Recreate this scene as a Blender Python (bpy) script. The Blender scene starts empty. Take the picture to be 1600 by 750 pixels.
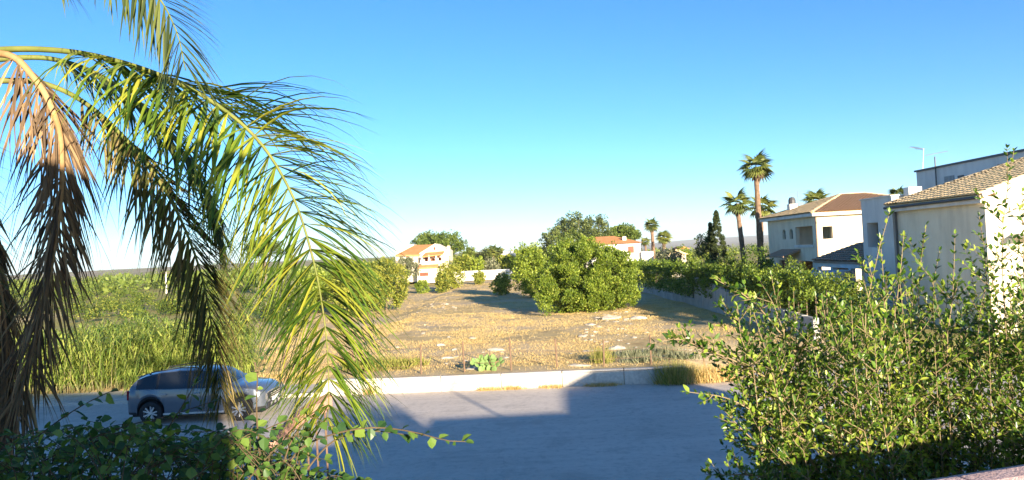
import bpy, math, random
import numpy as np
from mathutils import Vector, Matrix, noise as mnoise

R = math.radians
random.seed(7)
RNG = np.random.default_rng(11)
scene = bpy.context.scene
COL = scene.collection

# ------------------------------------------------------------------ camera
CAM = Vector((0.0, 0.0, 4.5))
FPX = 1164.0                      # focal length in pixels of the 1600 px wide photograph
PITCH, ROLL = R(0.84), R(3.0)
FWD = Vector((0, math.cos(PITCH), math.sin(PITCH)))
UP0 = Vector((0, -math.sin(PITCH), math.cos(PITCH)))
CR = Vector((1, 0, 0)) * math.cos(ROLL) - UP0 * math.sin(ROLL)
CU = Vector((1, 0, 0)) * math.sin(ROLL) + UP0 * math.cos(ROLL)
cd = bpy.data.cameras.new('camera')
cam = bpy.data.objects.new('camera', cd)
COL.objects.link(cam)
cd.sensor_fit = 'HORIZONTAL'
cd.sensor_width = 36.0
cd.lens = 36.0 * FPX / 1600.0
cd.clip_start, cd.clip_end = 0.05, 30000.0
cam.matrix_world = Matrix(((CR.x, CU.x, -FWD.x, CAM.x), (CR.y, CU.y, -FWD.y, CAM.y), (CR.z, CU.z, -FWD.z, CAM.z), (0, 0, 0, 1)))
scene.camera = cam

# ------------------------------------------------------------------ light
SUN_EL, SUN_AZ = R(12.0), R(158.0)      # azimuth clockwise from +Y (sun behind and to the right)
SKY_SAT = 1.13
HAZE = 9e-5
world = bpy.data.worlds.new('World')
scene.world = world
world.use_nodes = True
wn = world.node_tree.nodes
wl = world.node_tree.links
bg = wn['Background']
sky = wn.new('ShaderNodeTexSky')
sky.sky_type = 'NISHITA'
sky.sun_disc = False
sky.sun_elevation = SUN_EL
sky.sun_rotation = SUN_AZ
sky.air_density = 0.75
sky.dust_density = 0.2
sky.ozone_density = 4.0
sky.altitude = 100
hsv = wn.new('ShaderNodeHueSaturation')
hsv.inputs['Saturation'].default_value = SKY_SAT
wl.new(sky.outputs[0], hsv.inputs['Color'])
wl.new(hsv.outputs[0], bg.inputs[0])
bg.inputs[1].default_value = 0.060
sl = bpy.data.lights.new('sun', 'SUN')
sl.energy = 3.2
sl.angle = R(0.53)
sl.color = (1.0, 0.85, 0.64)
sun = bpy.data.objects.new('sun', sl)
COL.objects.link(sun)
SDIR = Vector((math.sin(SUN_AZ) * math.cos(SUN_EL), math.cos(SUN_AZ) * math.cos(SUN_EL), math.sin(SUN_EL)))
sun.rotation_euler = SDIR.to_track_quat('Z', 'Y').to_euler()
sun.location = (20, -40, 30)
vs = scene.view_settings
vs.view_transform = 'Standard'
vs.look = 'None'
vs.exposure = 2.2
vs.gamma = 1.0
vs.use_curve_mapping = False
scene.cycles.max_bounces = 6
scene.cycles.transparent_max_bounces = 6
scene.cycles.use_denoising = True

# ------------------------------------------------------------------ pixel -> place helpers
def ray(px, py):
    return FWD + CR * ((px - 800) / FPX) + CU * ((375 - py) / FPX)
def at(px, py, Y):
    d = ray(px, py)
    return CAM + d * (Y / d.y)
def gz(px, py, z):
    d = ray(px, py)
    return CAM + d * ((z - CAM.z) / d.z)

# ------------------------------------------------------------------ mesh helpers
def tag(o, label=None, cat=None, group=None, kind=None):
    if label: o['label'] = label
    if cat: o['category'] = cat
    if group: o['group'] = group
    if kind: o['kind'] = kind
    return o
def empty(name, loc, label, cat, group=None, rz=0.0):
    o = bpy.data.objects.new(name, None)
    o.empty_display_size = 0.2
    COL.objects.link(o)
    o.location = loc
    o.rotation_euler = (0, 0, rz)
    return tag(o, label, cat, group)
def origin(p):
    v = Vector((0, 0, 0))
    while p is not None:
        v = v + p.location
        p = p.parent
    return v
def link(name, me, parent=None):
    o = bpy.data.objects.new(name, me)
    COL.objects.link(o)
    if parent is not None: o.parent = parent
    return o
def npmesh(name, V, F, mat, smooth=False, rnd=None, attrs=None):
    """V (n,3) array, F (m,k) array of equal-sized faces"""
    V = np.asarray(V, dtype=np.float32); F = np.asarray(F, dtype=np.int32)
    me = bpy.data.meshes.new(name)
    k = F.shape[1]
    me.vertices.add(len(V)); me.vertices.foreach_set('co', V.ravel())
    me.loops.add(F.size); me.loops.foreach_set('vertex_index', F.ravel())
    me.polygons.add(len(F))
    me.polygons.foreach_set('loop_start', np.arange(0, F.size, k, dtype=np.int32))
    me.polygons.foreach_set('loop_total', np.full(len(F), k, dtype=np.int32))
    if smooth: me.polygons.foreach_set('use_smooth', np.ones(len(F), dtype=bool))
    me.update(calc_edges=True)
    if rnd is not None:
        a = me.attributes.new('rnd', 'FLOAT', 'POINT')
        a.data.foreach_set('value', np.asarray(rnd, dtype=np.float32))
    for kx, v in (attrs or {}).items():
        a = me.attributes.new(kx, 'FLOAT', 'POINT')
        a.data.foreach_set('value', np.asarray(v, dtype=np.float32))
    me.materials.append(mat)
    return me
class G:
    """collects shapes of ONE piece"""
    def __init__(s): s.v = []; s.f = []
    def add(s, v, f):
        o = len(s.v)
        s.v += [tuple(p) for p in v]
        s.f += [tuple(i + o for i in q) for q in f]
        return s
    def box(s, x0, y0, z0, x1, y1, z1):
        v = [(x0,y0,z0),(x1,y0,z0),(x1,y1,z0),(x0,y1,z0),(x0,y0,z1),(x1,y0,z1),(x1,y1,z1),(x0,y1,z1)]
        return s.add(v, [(3,2,1,0),(4,5,6,7),(0,1,5,4),(1,2,6,5),(2,3,7,6),(3,0,4,7)])
    def bar(s, a, b, w, h):
        a, b = Vector(a), Vector(b)
        d = (b - a).normalized()
        sx = d.cross(Vector((0,0,1)))
        if sx.length < 1e-4: sx = Vector((1,0,0))
        sx.normalize(); sz = sx.cross(d)
        v = []
        for p in (a, b):
            for i, j in ((-1,-1),(1,-1),(1,1),(-1,1)):
                v.append(p + sx*(i*w/2) + sz*(j*h/2))
        return s.add(v, [(0,1,2,3),(7,6,5,4),(0,4,5,1),(1,5,6,2),(2,6,7,3),(3,7,4,0)])
    def tube(s, pts, rad, n=6, caps=True):
        pts = [Vector(p) for p in pts]
        if not hasattr(rad, '__len__'): rad = [rad]*len(pts)
        ref = Vector((0,0,1)); v = []; f = []
        t = (pts[1]-pts[0]).normalized()
        if abs(t.z) > .95: ref = Vector((1,0,0))
        nn = (ref - t*ref.dot(t)).normalized()
        for i, p in enumerate(pts):
            t = (pts[min(i+1,len(pts)-1)] - pts[max(i-1,0)]).normalized()
            nn = (nn - t*nn.dot(t)).normalized()
            b = t.cross(nn)
            for k in range(n):
                a = 2*math.pi*k/n
                v.append(p + (nn*math.cos(a) + b*math.sin(a))*rad[i])
        for i in range(len(pts)-1):
            for k in range(n):
                f.append((i*n+k, i*n+(k+1)%n, (i+1)*n+(k+1)%n, (i+1)*n+k))
        if caps:
            f.append(tuple(range(n-1,-1,-1))); f.append(tuple((len(pts)-1)*n+k for k in range(n)))
        return s.add(v, f)
    def prism(s, poly, a, b, axis='y'):
        """polygon of (u,w) pairs extruded from a to b along an axis"""
        def P(u, w, t): return {'y': (u,t,w), 'x': (t,u,w), 'z': (u,w,t)}[axis]
        n = len(poly)
        v = [P(u,w,a) for u,w in poly] + [P(u,w,b) for u,w in poly]
        f = [tuple(range(n)), tuple(range(2*n-1,n-1,-1))]
        for i in range(n): f.append((i, n+i, n+(i+1)%n, (i+1)%n))
        return s.add(v, f)
    def lathe(s, prof, n=16, axis='z', c=(0,0,0)):
        v = []; f = []
        for r, h in prof:
            for k in range(n):
                a = 2*math.pi*k/n
                if axis == 'z': p = (c[0]+r*math.cos(a), c[1]+r*math.sin(a), c[2]+h)
                else: p = (c[0]+r*math.cos(a), c[1]+h, c[2]+r*math.sin(a))
                v.append(p)
        for i in range(len(prof)-1):
            for k in range(n):
                f.append((i*n+k, i*n+(k+1)%n, (i+1)*n+(k+1)%n, (i+1)*n+k))
        return s.add(v, f)
    def build(s, name, mat, parent=None, local=False, smooth=False, bevel=0):
        off = Vector((0,0,0)) if (local or parent is None) else origin(parent)
        me = bpy.data.meshes.new(name)
        me.from_pydata([(p[0]-off.x, p[1]-off.y, p[2]-off.z) for p in s.v], [], s.f)
        if smooth:
            for p in me.polygons: p.use_smooth = True
        me.materials.append(mat)
        o = link(name, me, parent)
        if bevel:
            m = o.modifiers.new('b', 'BEVEL'); m.width = bevel; m.segments = 2; m.limit_method = 'ANGLE'
        return o

# ------------------------------------------------------------------ materials
def mat_base(name):
    m = bpy.data.materials.new(name)
    m.use_nodes = True
    nt = m.node_tree
    return m, nt, nt.nodes['Principled BSDF'], nt.nodes['Material Output']
def N(nt, typ, **kw):
    n = nt.nodes.new(typ)
    for k, v in kw.items(): setattr(n, k, v)
    return n
def ramp(nt, fac, stops):
    r = N(nt, 'ShaderNodeValToRGB')
    e = r.color_ramp.elements
    while len(e) < len(stops): e.new(0.5)
    for i, (p, c) in enumerate(stops):
        e[i].position = p
        e[i].color = (c, c, c, 1) if not hasattr(c, '__len__') else (*c, 1)
    nt.links.new(fac, r.inputs[0])
    return r.outputs[0]
def noise_tex(nt, scale, detail=5, rough=.55, vec=None, dist=0.0):
    n = N(nt, 'ShaderNodeTexNoise')
    n.inputs['Scale'].default_value = scale; n.inputs['Detail'].default_value = detail
    n.inputs['Roughness'].default_value = rough; n.inputs['Distortion'].default_value = dist
    if vec is not None: nt.links.new(vec, n.inputs['Vector'])
    return n.outputs['Fac']
def pos(nt):
    return N(nt, 'ShaderNodeNewGeometry').outputs['Position']
def mix(nt, fac, a, b, typ='MIX'):
    m = N(nt, 'ShaderNodeMix', data_type='RGBA', blend_type=typ)
    for sock, v in ((m.inputs[0], fac), (m.inputs[6], a), (m.inputs[7], b)):
        if hasattr(v, 'is_linked') or hasattr(v, 'links'): nt.links.new(v, sock)
        elif hasattr(v, '__len__'): sock.default_value = (*v, 1)
        else: sock.default_value = v
    return m.outputs[2]
def mth(nt, op, a, b=0.0):
    m = N(nt, 'ShaderNodeMath', operation=op)
    for sock, v in ((m.inputs[0], a), (m.inputs[1], b)):
        if hasattr(v, 'links'): nt.links.new(v, sock)
        else: sock.default_value = v
    return m.outputs[0]
def bump(nt, p, height, strength, dist=.02):
    b = N(nt, 'ShaderNodeBump')
    b.inputs['Strength'].default_value = strength; b.inputs['Distance'].default_value = dist
    nt.links.new(height, b.inputs['Height']); nt.links.new(b.outputs[0], p.inputs['Normal'])
def M(name, c1, c2=None, scale=4.0, rough=.85, bmp=0.0, bscale=30.0, spec=.3, metallic=0.0, coat=0.0, streak=None, c3=None, fine=0.0):
    m, nt, p, out = mat_base(name)
    p.inputs['Roughness'].default_value = rough
    p.inputs['Specular IOR Level'].default_value = spec
    p.inputs['Metallic'].default_value = metallic
    p.inputs['Coat Weight'].default_value = coat
    p.inputs['Coat Roughness'].default_value = .05
    tc = N(nt, 'ShaderNodeTexCoord').outputs['Object']
    col = None
    if c2:
        f = noise_tex(nt, scale, 6, .6, tc)
        col = ramp(nt, f, [(.32, c1), (.68, c2)])
        if c3:
            g = noise_tex(nt, scale*2.7, 4, .6, tc)
            col = mix(nt, ramp(nt, g, [(.55, 0), (.72, 1)]), col, c3)
        if streak:
            mp = N(nt, 'ShaderNodeMapping'); mp.inputs['Scale'].default_value = (streak, streak, .35)
            nt.links.new(tc, mp.inputs['Vector'])
            s = noise_tex(nt, 1.0, 4, .6, mp.outputs[0])
            col = mix(nt, ramp(nt, s, [(.45, 0), (.8, .5)]), col, tuple(x*.55 for x in c1))
        if fine:
            h = noise_tex(nt, scale*14, 3, .6, tc)
            col = mix(nt, fine, col, ramp(nt, h, [(.3, tuple(x*.6 for x in c1)), (.7, tuple(min(1, x*1.3) for x in c2))]))
        nt.links.new(col, p.inputs['Base Color'])
    else:
        p.inputs['Base Color'].default_value = (*c1, 1)
    if bmp:
        bump(nt, p, noise_tex(nt, bscale, 5, .6, tc), bmp)
    return m
def leafmat(name, cols, rough=.5, transl=.3, spec=.35):
    """cols: dark to light leaf colours, picked per leaf"""
    m, nt, p, out = mat_base(name)
    a = N(nt, 'ShaderNodeAttribute', attribute_name='rnd').outputs['Fac']
    oi = N(nt, 'ShaderNodeObjectInfo').outputs['Random']
    fr = mth(nt, 'FRACT', mth(nt, 'ADD', a, oi))
    stops = [(i/(len(cols)-1)*.9+.05, c) for i, c in enumerate(cols)]
    c = ramp(nt, fr, stops)
    nt.links.new(c, p.inputs['Base Color'])
    p.inputs['Roughness'].default_value = rough
    p.inputs['Specular IOR Level'].default_value = spec
    tr = N(nt, 'ShaderNodeBsdfTranslucent')
    tc = mix(nt, 1.0, c, (1.25, 1.25, .55), 'MULTIPLY')
    nt.links.new(tc, tr.inputs[0])
    ms = N(nt, 'ShaderNodeMixShader'); ms.inputs[0].default_value = transl
    nt.links.new(p.outputs[0], ms.inputs[1]); nt.links.new(tr.outputs[0], ms.inputs[2])
    nt.links.new(ms.outputs[0], out.inputs[0])
    return m

MT = {}
MT['cream'] = M('cream_plaster', (.78,.67,.50), (.84,.74,.57), 1.5, .9, .15, 60, .15, streak=1.5)
MT['white'] = M('white_plaster', (.70,.67,.60), (.78,.75,.69), 1.2, .9, .12, 60, .15, streak=1.2)
MT['grey_plaster'] = M('grey_plaster', (.68,.64,.59), (.76,.72,.66), 1.2, .9, .15, 60, .15, streak=1.4)
MT['tile'] = M('sunlit_clay_tile', (.66,.45,.23), (.82,.62,.36), 2.2, .85, .2, 30, .2, fine=.4)  # tan brightened in the colour so slopes in grazing sun look sunlit
MT['tile_brown'] = M('brown_clay_tile', (.52,.34,.20), (.70,.49,.31), 2.2, .85, .2, 30, .2, fine=.4)
MT['tile_red'] = M('red_clay_tile', (.52,.20,.07), (.66,.30,.12), 1.4, .85, .2, 30, .2, fine=.35)
MT['tile_dark'] = M('dark_brown_tile', (.32,.20,.13), (.46,.31,.21), 2.0, .85, .2, 30, .2, fine=.4)  # darkest of the tile browns
MT['shutter'] = M('brown_shutter', (.16,.05,.025), (.22,.08,.04), 6, .55)
MT['darkglass'] = M('dark_window_glass', (.02,.022,.025), None, rough=.05, spec=.6)
MT['concrete'] = M('board_concrete', (.30,.29,.27), (.46,.45,.42), 1.3, .92, .5, 22, .15, streak=2.2, fine=.25)
MT['pale_concrete'] = M('pale_concrete', (.50,.45,.38), (.64,.59,.51), .9, .92, .45, 14, .15, c3=(.34,.30,.25), fine=.3)
MT['kerb'] = M('kerb_stone', (.46,.42,.36), (.60,.55,.48), 2.2, .92, .5, 25, .15, fine=.3)
MT['rock'] = M('limestone_rock', (.36,.31,.24), (.56,.50,.41), 2.2, .95, .8, 8, .1, c3=(.30,.26,.20), fine=.3)
MT['iron'] = M('rusty_iron', (.14,.09,.06), (.24,.15,.09), 9, .8)
MT['galv'] = M('galvanised_steel', (.22,.22,.22), (.30,.30,.30), 6, .5, metallic=.6)
MT['darkmetal'] = M('dark_metal', (.06,.06,.065), (.09,.09,.09), 6, .5)
MT['bark'] = M('grey_bark', (.12,.085,.055), (.22,.165,.11), 6, .95, .8, 14)
MT['palmbark'] = M('palm_bark', (.15,.095,.06), (.27,.18,.115), 5, .95, .9, 10)
MT['terracotta'] = M('terracotta_coping', (.36,.19,.14), (.46,.27,.20), 3.5, .85, .4, 30, .2, fine=.35)
MT['pinkcop'] = M('pink_cement_coping', (.46,.31,.28), (.60,.44,.41), 9, .9, .5, 60, .2, c3=(.30,.19,.18), fine=.4)
MT['cane'] = M('woody_cane', (.08,.06,.03), (.14,.10,.055), 9, .85)
MT['twig'] = M('pale_twig', (.20,.15,.08), (.34,.26,.15), 9, .8)
MT['petiole'] = M('palm_petiole', (.12,.15,.03), (.22,.23,.06), 5, .6, c3=(.16,.12,.05))
MT['deadstalk'] = M('dead_palm_stalk', (.34,.19,.08), (.50,.32,.16), 6, .85)
# ================================================================== SETTING
RD = math.atan2(-1.65, 21.2)                 # the road runs slightly away to the left
RC, RS = math.cos(RD), math.sin(RD)
def kerbY(x): return 24.35 + (x + 0.0) * math.tan(RD)       # front of the far kerb
def road_pt(u, v, z=0.0):
    """u metres along the road from x=0, v metres beyond the far kerb line"""
    return (u*RC - v*RS, 24.35 + u*RS + v*RC, z)

def vnoise(x, y, s, seed=0.0):
    return np.array([mnoise.noise(Vector((a/s, b/s, seed))) for a, b in zip(x, y)])
def axis_vals(dense0, dense1, step, far0, far1, g=1.22):
    a = list(np.arange(dense0, dense1 + 1e-6, step))
    d = step
    while a[-1] < far1: d *= g; a.append(a[-1] + d)
    d = step
    while a[0] > far0: d *= g; a.insert(0, a[0] - d)
    return np.array(a)

LOT_W = 1.9                                   # field starts this far behind the kerb line
def lot_height(x, y):
    """height of the land (scalar or array)"""
    x = np.asarray(x, float); y = np.asarray(y, float)
    v = (y - (24.35 + x*math.tan(RD)))*RC
    side = np.clip((x + 8.3)/1.6, 0, 1)                      # reed side lies low, lot side is banked up
    base = .14 + .36*side + .10*np.clip((v-2)/25, 0, 1)
    r = np.sqrt(x*x + y*y)
    right = np.clip((x/np.maximum(y, 1) + .05)/.2, 0, 1)
    base = base - right*np.clip((r-130)/1500, 0, 1)*16
    # gate drive to the right is level with the pavement
    drive = np.clip((x - 5.6)/.8, 0, 1)*np.clip((v*-1 + 4.5)/2.0, 0, 1)
    base = base*(1-drive) + .12*drive
    return base
def far_height(x, y):
    r = np.sqrt(x*x + y*y)
    ang = np.degrees(np.arctan2(x, y))
    h = np.zeros_like(r)
    n1 = vnoise(x, y, 420, 3.1); n2 = vnoise(x, y, 1300, 8.7); n3 = vnoise(x, y, 130, 5.2)
    m = np.clip((r-260)/900, 0, 1)
    h += m*(3.0*n1 + 1.2*n3)
    left = np.clip((-4-ang)/12, 0, 1)
    h += left*np.clip((r-500)/900, 0, 1)*(5 + 4*n2 + 3*n1)
    far = np.clip((r-4500)/3000, 0, 1)
    h += far*(40 + 34*n2 + 14*n1)*np.clip((ang+12)/28, .12, 1)
    return h
xs = axis_vals(-34, 24, .5, -9000, 9000)
ys = axis_vals(24, 84, .5, -60, 9500)
XX, YY = np.meshgrid(xs, ys)
xf, yf = XX.ravel(), YY.ravel()
vv = (yf - (24.35 + xf*math.tan(RD)))*RC
zl = lot_height(xf, yf)
bm = vnoise(xf, yf, 5.0, 1.0)*.09 + vnoise(xf, yf, 1.6, 2.0)*.045
zl = zl + bm*np.clip((vv-2.0)/3, 0, 1)*np.clip(1.5-np.hypot(xf, yf)/200, 0, 1)
zf = np.where(vv > np.where((xf > -6.4) & (xf < 5.6), .75, LOT_W-.05), zl + far_height(xf, yf), -.06)
nx = len(xs); ny = len(ys)
ii = np.arange(nx*ny).reshape(ny, nx)
FF = np.stack([ii[:-1,:-1], ii[:-1,1:], ii[1:,1:], ii[1:,:-1]], -1).reshape(-1, 4)
rr = np.hypot(xf, yf)
nz = vnoise(xf, yf, 9, 4.0)*.5 + vnoise(xf, yf, 30, 6.0)*.6
# green: vegetated land left of the lot and behind it; far: bare pale hillsides
edge = -15.5 - (yf-27)*.10
green = np.clip((edge - xf)/5 + nz*.9, 0, 1)*np.clip(1.1 - np.clip((rr-45)/40,0,1)*np.clip(vnoise(xf, yf, 22, 12.0)*2.2+.25,0,1), 0, 1)
green = np.maximum(green, np.clip((yf-96)/14 + nz*.8, 0, 1))
green = np.maximum(green, np.clip((xf-12.2)/1.2, 0, 1))
fard = np.clip((rr-420)/700 + vnoise(xf, yf, 300, 9.0)*.7, 0, 1)

def ground_mat():
    m, nt, p, out = mat_base('land')
    P = pos(nt)
    a1 = N(nt, 'ShaderNodeAttribute', attribute_name='green').outputs['Fac']
    a2 = N(nt, 'ShaderNodeAttribute', attribute_name='far').outputs['Fac']
    n_big = noise_tex(nt, .16, 5, .6, P)
    n_mid = noise_tex(nt, 1.1, 6, .65, P)
    n_fine = noise_tex(nt, 9.0, 5, .7, P)
    straw = ramp(nt, n_mid, [(.30, (.38,.27,.135)), (.46, (.55,.41,.20)), (.62, (.63,.48,.245)), (.78, (.53,.41,.23))])
    straw = mix(nt, ramp(nt, n_fine, [(.35, .28), (.6, 0)]), straw, (.40,.285,.135))
    earth = ramp(nt, n_fine, [(.3, (.48,.36,.22)), (.7, (.64,.51,.34))])
    straw = mix(nt, ramp(nt, n_big, [(.46, 0), (.60, .85)]), straw, earth)
    grn = ramp(nt, n_mid, [(.28, (.17,.18,.045)), (.5, (.32,.29,.09)), (.72, (.46,.38,.15))])
    grn = mix(nt, ramp(nt, n_big, [(.42, 0), (.62, .6)]), grn, (.36,.29,.12))
    hills_n = noise_tex(nt, .012, 8, .68, P)
    hn2 = noise_tex(nt, .05, 6, .7, P)
    hill = ramp(nt, hills_n, [(.30, (.18,.19,.08)), (.46, (.34,.28,.17)), (.58, (.46,.37,.25)), (.7, (.22,.22,.10))])
    hill = mix(nt, ramp(nt, hn2, [(.60, 0), (.68, .8)]), hill, (.55,.49,.42))
    hill = mix(nt, ramp(nt, hn2, [(.34, .8), (.42, 0)]), hill, (.05,.07,.03))
    c = mix(nt, a1, straw, grn)
    c = mix(nt, a2, c, hill)
    nt.links.new(c, p.inputs['Base Color'])
    p.inputs['Roughness'].default_value = 1.0
    p.inputs['Specular IOR Level'].default_value = .05
    h = mth(nt, 'ADD', n_fine, mth(nt, 'MULTIPLY', n_mid, 1.5))
    bump(nt, p, h, .7, .06)
    return m
GROUND = ground_mat()
me = npmesh('ground', np.stack([xf, yf, zf], 1), FF, GROUND, True, attrs={'green': green, 'far': fard})
tag(link('ground', me), kind='structure')
LOTZ = lambda x, y: float(lot_height(x, y))

# bank of earth between the retaining wall and the lot
uu, v2 = np.meshgrid(np.arange(-6.6, 5.45, .2), np.array([.22,.4,.6,.85,1.1,1.4,1.8,2.3]))
bx_ = uu.ravel()*RC - v2.ravel()*RS; by_ = 24.35 + uu.ravel()*RS + v2.ravel()*RC
bz_ = lot_height(bx_, by_) + (vnoise(bx_, by_, 5.0, 1.0)*.09 + vnoise(bx_, by_, 1.6, 2.0)*.045)*np.clip((v2.ravel()-2.0)/3, 0, 1) + .012 - np.clip((v2.ravel()-1.5)/.8, 0, 1)*.06
i2 = np.arange(uu.size).reshape(uu.shape)
F2 = np.stack([i2[:-1,:-1], i2[:-1,1:], i2[1:,1:], i2[1:,:-1]], -1).reshape(-1, 4)
tag(link('earth_bank', npmesh('earth_bank', np.stack([bx_, by_, bz_], 1), F2, GROUND, True)), kind='structure')

# ---- road, pavements, garden ground
def road_mat():
    m, nt, p, out = mat_base('old_asphalt')
    P = pos(nt)
    mp = N(nt, 'ShaderNodeMapping'); mp.inputs['Rotation'].default_value = (0, 0, -RD); mp.inputs['Scale'].default_value = (.12, .8, 1)
    nt.links.new(P, mp.inputs['Vector'])
    lane = noise_tex(nt, 1.0, 4, .5, mp.outputs[0])
    big = noise_tex(nt, .35, 5, .6, P)
    agg = noise_tex(nt, 70, 4, .7, P)
    mid = noise_tex(nt, 6, 5, .65, P)
    c = ramp(nt, big, [(.3, (.52,.455,.385)), (.7, (.62,.545,.465))])
    c = mix(nt, ramp(nt, lane, [(.4, 0), (.7, .5)]), c, (.66,.58,.50))
    c = mix(nt, ramp(nt, mid, [(.50, 0), (.66, .7)]), c, (.36,.315,.265))
    st = noise_tex(nt, .8, 6, .7, P, .6)
    c = mix(nt, ramp(nt, st, [(.52, 0), (.60, .45)]), c, (.34,.30,.25))
    mp2 = N(nt, 'ShaderNodeMapping'); mp2.inputs['Rotation'].default_value = (0, 0, -RD); mp2.inputs['Scale'].default_value = (.35, 3.2, 1)
    nt.links.new(P, mp2.inputs['Vector'])
    c = mix(nt, ramp(nt, noise_tex(nt, 1.0, 5, .6, mp2.outputs[0]), [(.48, 0), (.64, .4)]), c, (.70,.62,.53))
    grit = noise_tex(nt, 22, 3, .8, P)
    c = mix(nt, ramp(nt, grit, [(.60, 0), (.70, .5)]), c, (.26,.23,.20))
    c = mix(nt, .30, c, ramp(nt, agg, [(.3, (.30,.265,.23)), (.7, (.70,.62,.55))]))
    vo = N(nt, 'ShaderNodeTexVoronoi', feature='DISTANCE_TO_EDGE'); vo.inputs['Scale'].default_value = .17
    wv = N(nt, 'ShaderNodeVectorMath', operation='ADD')
    nn = N(nt, 'ShaderNodeTexNoise'); nn.inputs['Scale'].default_value = .9; nn.inputs['Detail'].default_value = 5
    nt.links.new(P, nn.inputs['Vector']); nt.links.new(P, wv.inputs[0]); nt.links.new(nn.outputs['Color'], wv.inputs[1])
    nt.links.new(wv.outputs[0], vo.inputs['Vector'])
    crack = ramp(nt, vo.outputs['Distance'], [(.0, .16), (.004, 0)])
    c = mix(nt, crack, c, (.10,.095,.09))
    nt.links.new(c, p.inputs['Base Color'])
    p.inputs['Roughness'].default_value = .92
    p.inputs['Specular IOR Level'].default_value = .2
    bump(nt, p, agg, .35, .01)
    return m
def strip(name, v0, v1, z, m, u0=-70, u1=60, n=1):
    g = G()
    g.add([road_pt(u0, v0, z), road_pt(u1, v0, z), road_pt(u1, v1, z), road_pt(u0, v1, z)], [(0,1,2,3)])
    return tag(g.build(name, m), kind='structure')
strip('road', -13.6, .05, 0.0, road_mat())
strip('garden_ground', -26.0, -15.2, .02, M('garden_soil', (.16,.11,.06), (.28,.20,.11), 2.0, .95, .6, 12))
near = strip('near_pavement', -15.2, -13.6, .12, MT['pale_concrete'])
# far pavement: slab + kerb stones
pv = strip('pavement', .14, LOT_W+.05, .12, MT['pale_concrete'], -70, -6.62)
kg = G(); kg.box(-.495, 0, -.05, .495, .14, .125)
kproto = None
for k in range(-30, -6):
    if kproto is None:
        o = kg.build('kerb_stone', MT['kerb'], pv, local=True, bevel=.012); kproto = o
    else:
        o = kproto.copy(); COL.objects.link(o)
    q = road_pt(k + .5, 0.0, random.uniform(-.012, .004))
    o.location = q; o.rotation_euler = (random.uniform(-.02,.02), random.uniform(-.006,.006), RD + random.uniform(-.006,.006))
# pavement slabs of cast concrete with open joints
for k in range(-9, -2):
    g = G(); g.box(-1.47, .16, .10, 1.47, LOT_W-.12, .128)
    o = g.build('pavement_slab', MT['pale_concrete'], pv, local=True, bevel=.01)
    q = road_pt(k*3.0 + .9 - 1.5, 0.0, random.uniform(-.006, .008))
    o.location = q; o.rotation_euler = (random.uniform(-.004,.004), random.uniform(-.003,.003), RD)
# gate drive: pale concrete apron to the right
g = G()
g.add([(*road_pt(5.9, .02)[:2], .03), (*road_pt(13.0, .02)[:2], .03), (*road_pt(13.2, 4.6)[:2], .16), (*road_pt(6.1, 4.6)[:2], .16)], [(0,1,2,3)])
g2 = g.build('gate_drive', MT['pale_concrete']); tag(g2, kind='structure')

# ---- low retaining wall at the foot of the lot
lw = empty('retaining_wall', road_pt(-1.0, .12, 0), 'low pale retaining wall between the road and the dry lot', 'wall', rz=RD)
for k in range(6):
    a, b = -5.6 + k*2.0, -5.6 + (k+1)*2.0 - .015
    g = G(); g.box(a, -.05 + random.uniform(-.008,.008), -.12, b, .14, .44)
    g.build('wall_section', MT['pale_concrete'], lw, local=True, bevel=.012)
    g = G(); g.box(a+.005, -.075, .443, b-.005, .24, .50)
    o = g.build('coping_stone', MT['kerb'], lw, local=True, bevel=.012)
    o.rotation_euler = (0, random.uniform(-.004,.004), 0)

# ---- wire fence on the bank behind it
FY = .62
posts_px = [(400, 1.0), (445, 1.15), (552, .95), (657, 1.0), (725, 1.05), (798, 1.1), (870, 1.0), (943, .9), (1017, 1.0), (1100, 1.0)]
fr = empty('wire_fence', (0, 26.7, .4), 'thin wire fence on rusty posts along the dry lot', 'fence')
tops = []
for px, h in posts_px:
    d = ray(px, 560); u = 0.0
    for _ in range(4):
        q = road_pt(u, FY); u += (d.x/d.y*q[1] - q[0])
    q = road_pt(u, FY)
    z0 = LOTZ(q[0], q[1]) - .1
    g = G(); lean = random.uniform(-.03,.03)
    g.tube([(q[0], q[1], z0), (q[0]+lean, q[1]+random.uniform(-.03,.03), z0+h+.1)], .028, 6)
    g.build('fence_post', MT['iron'], fr)
    tops.append((q[0], q[1], z0 + .1, h, lean))
for lev in (.3, .6, .9):
    for a, b in zip(tops[:-1], tops[1:]):
        pts = []
        for s in np.linspace(0, 1, 6):
            pts.append((a[0]+(b[0]-a[0])*s + lev*a[4]*(1-s), a[1]+(b[1]-a[1])*s, (a[2]+a[3]*lev)*(1-s)+(b[2]+b[3]*lev)*s - .03*math.sin(math.pi*s)))
        g = G(); g.tube(pts, .006, 4); g.build('wire', MT['iron'], fr)

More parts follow.
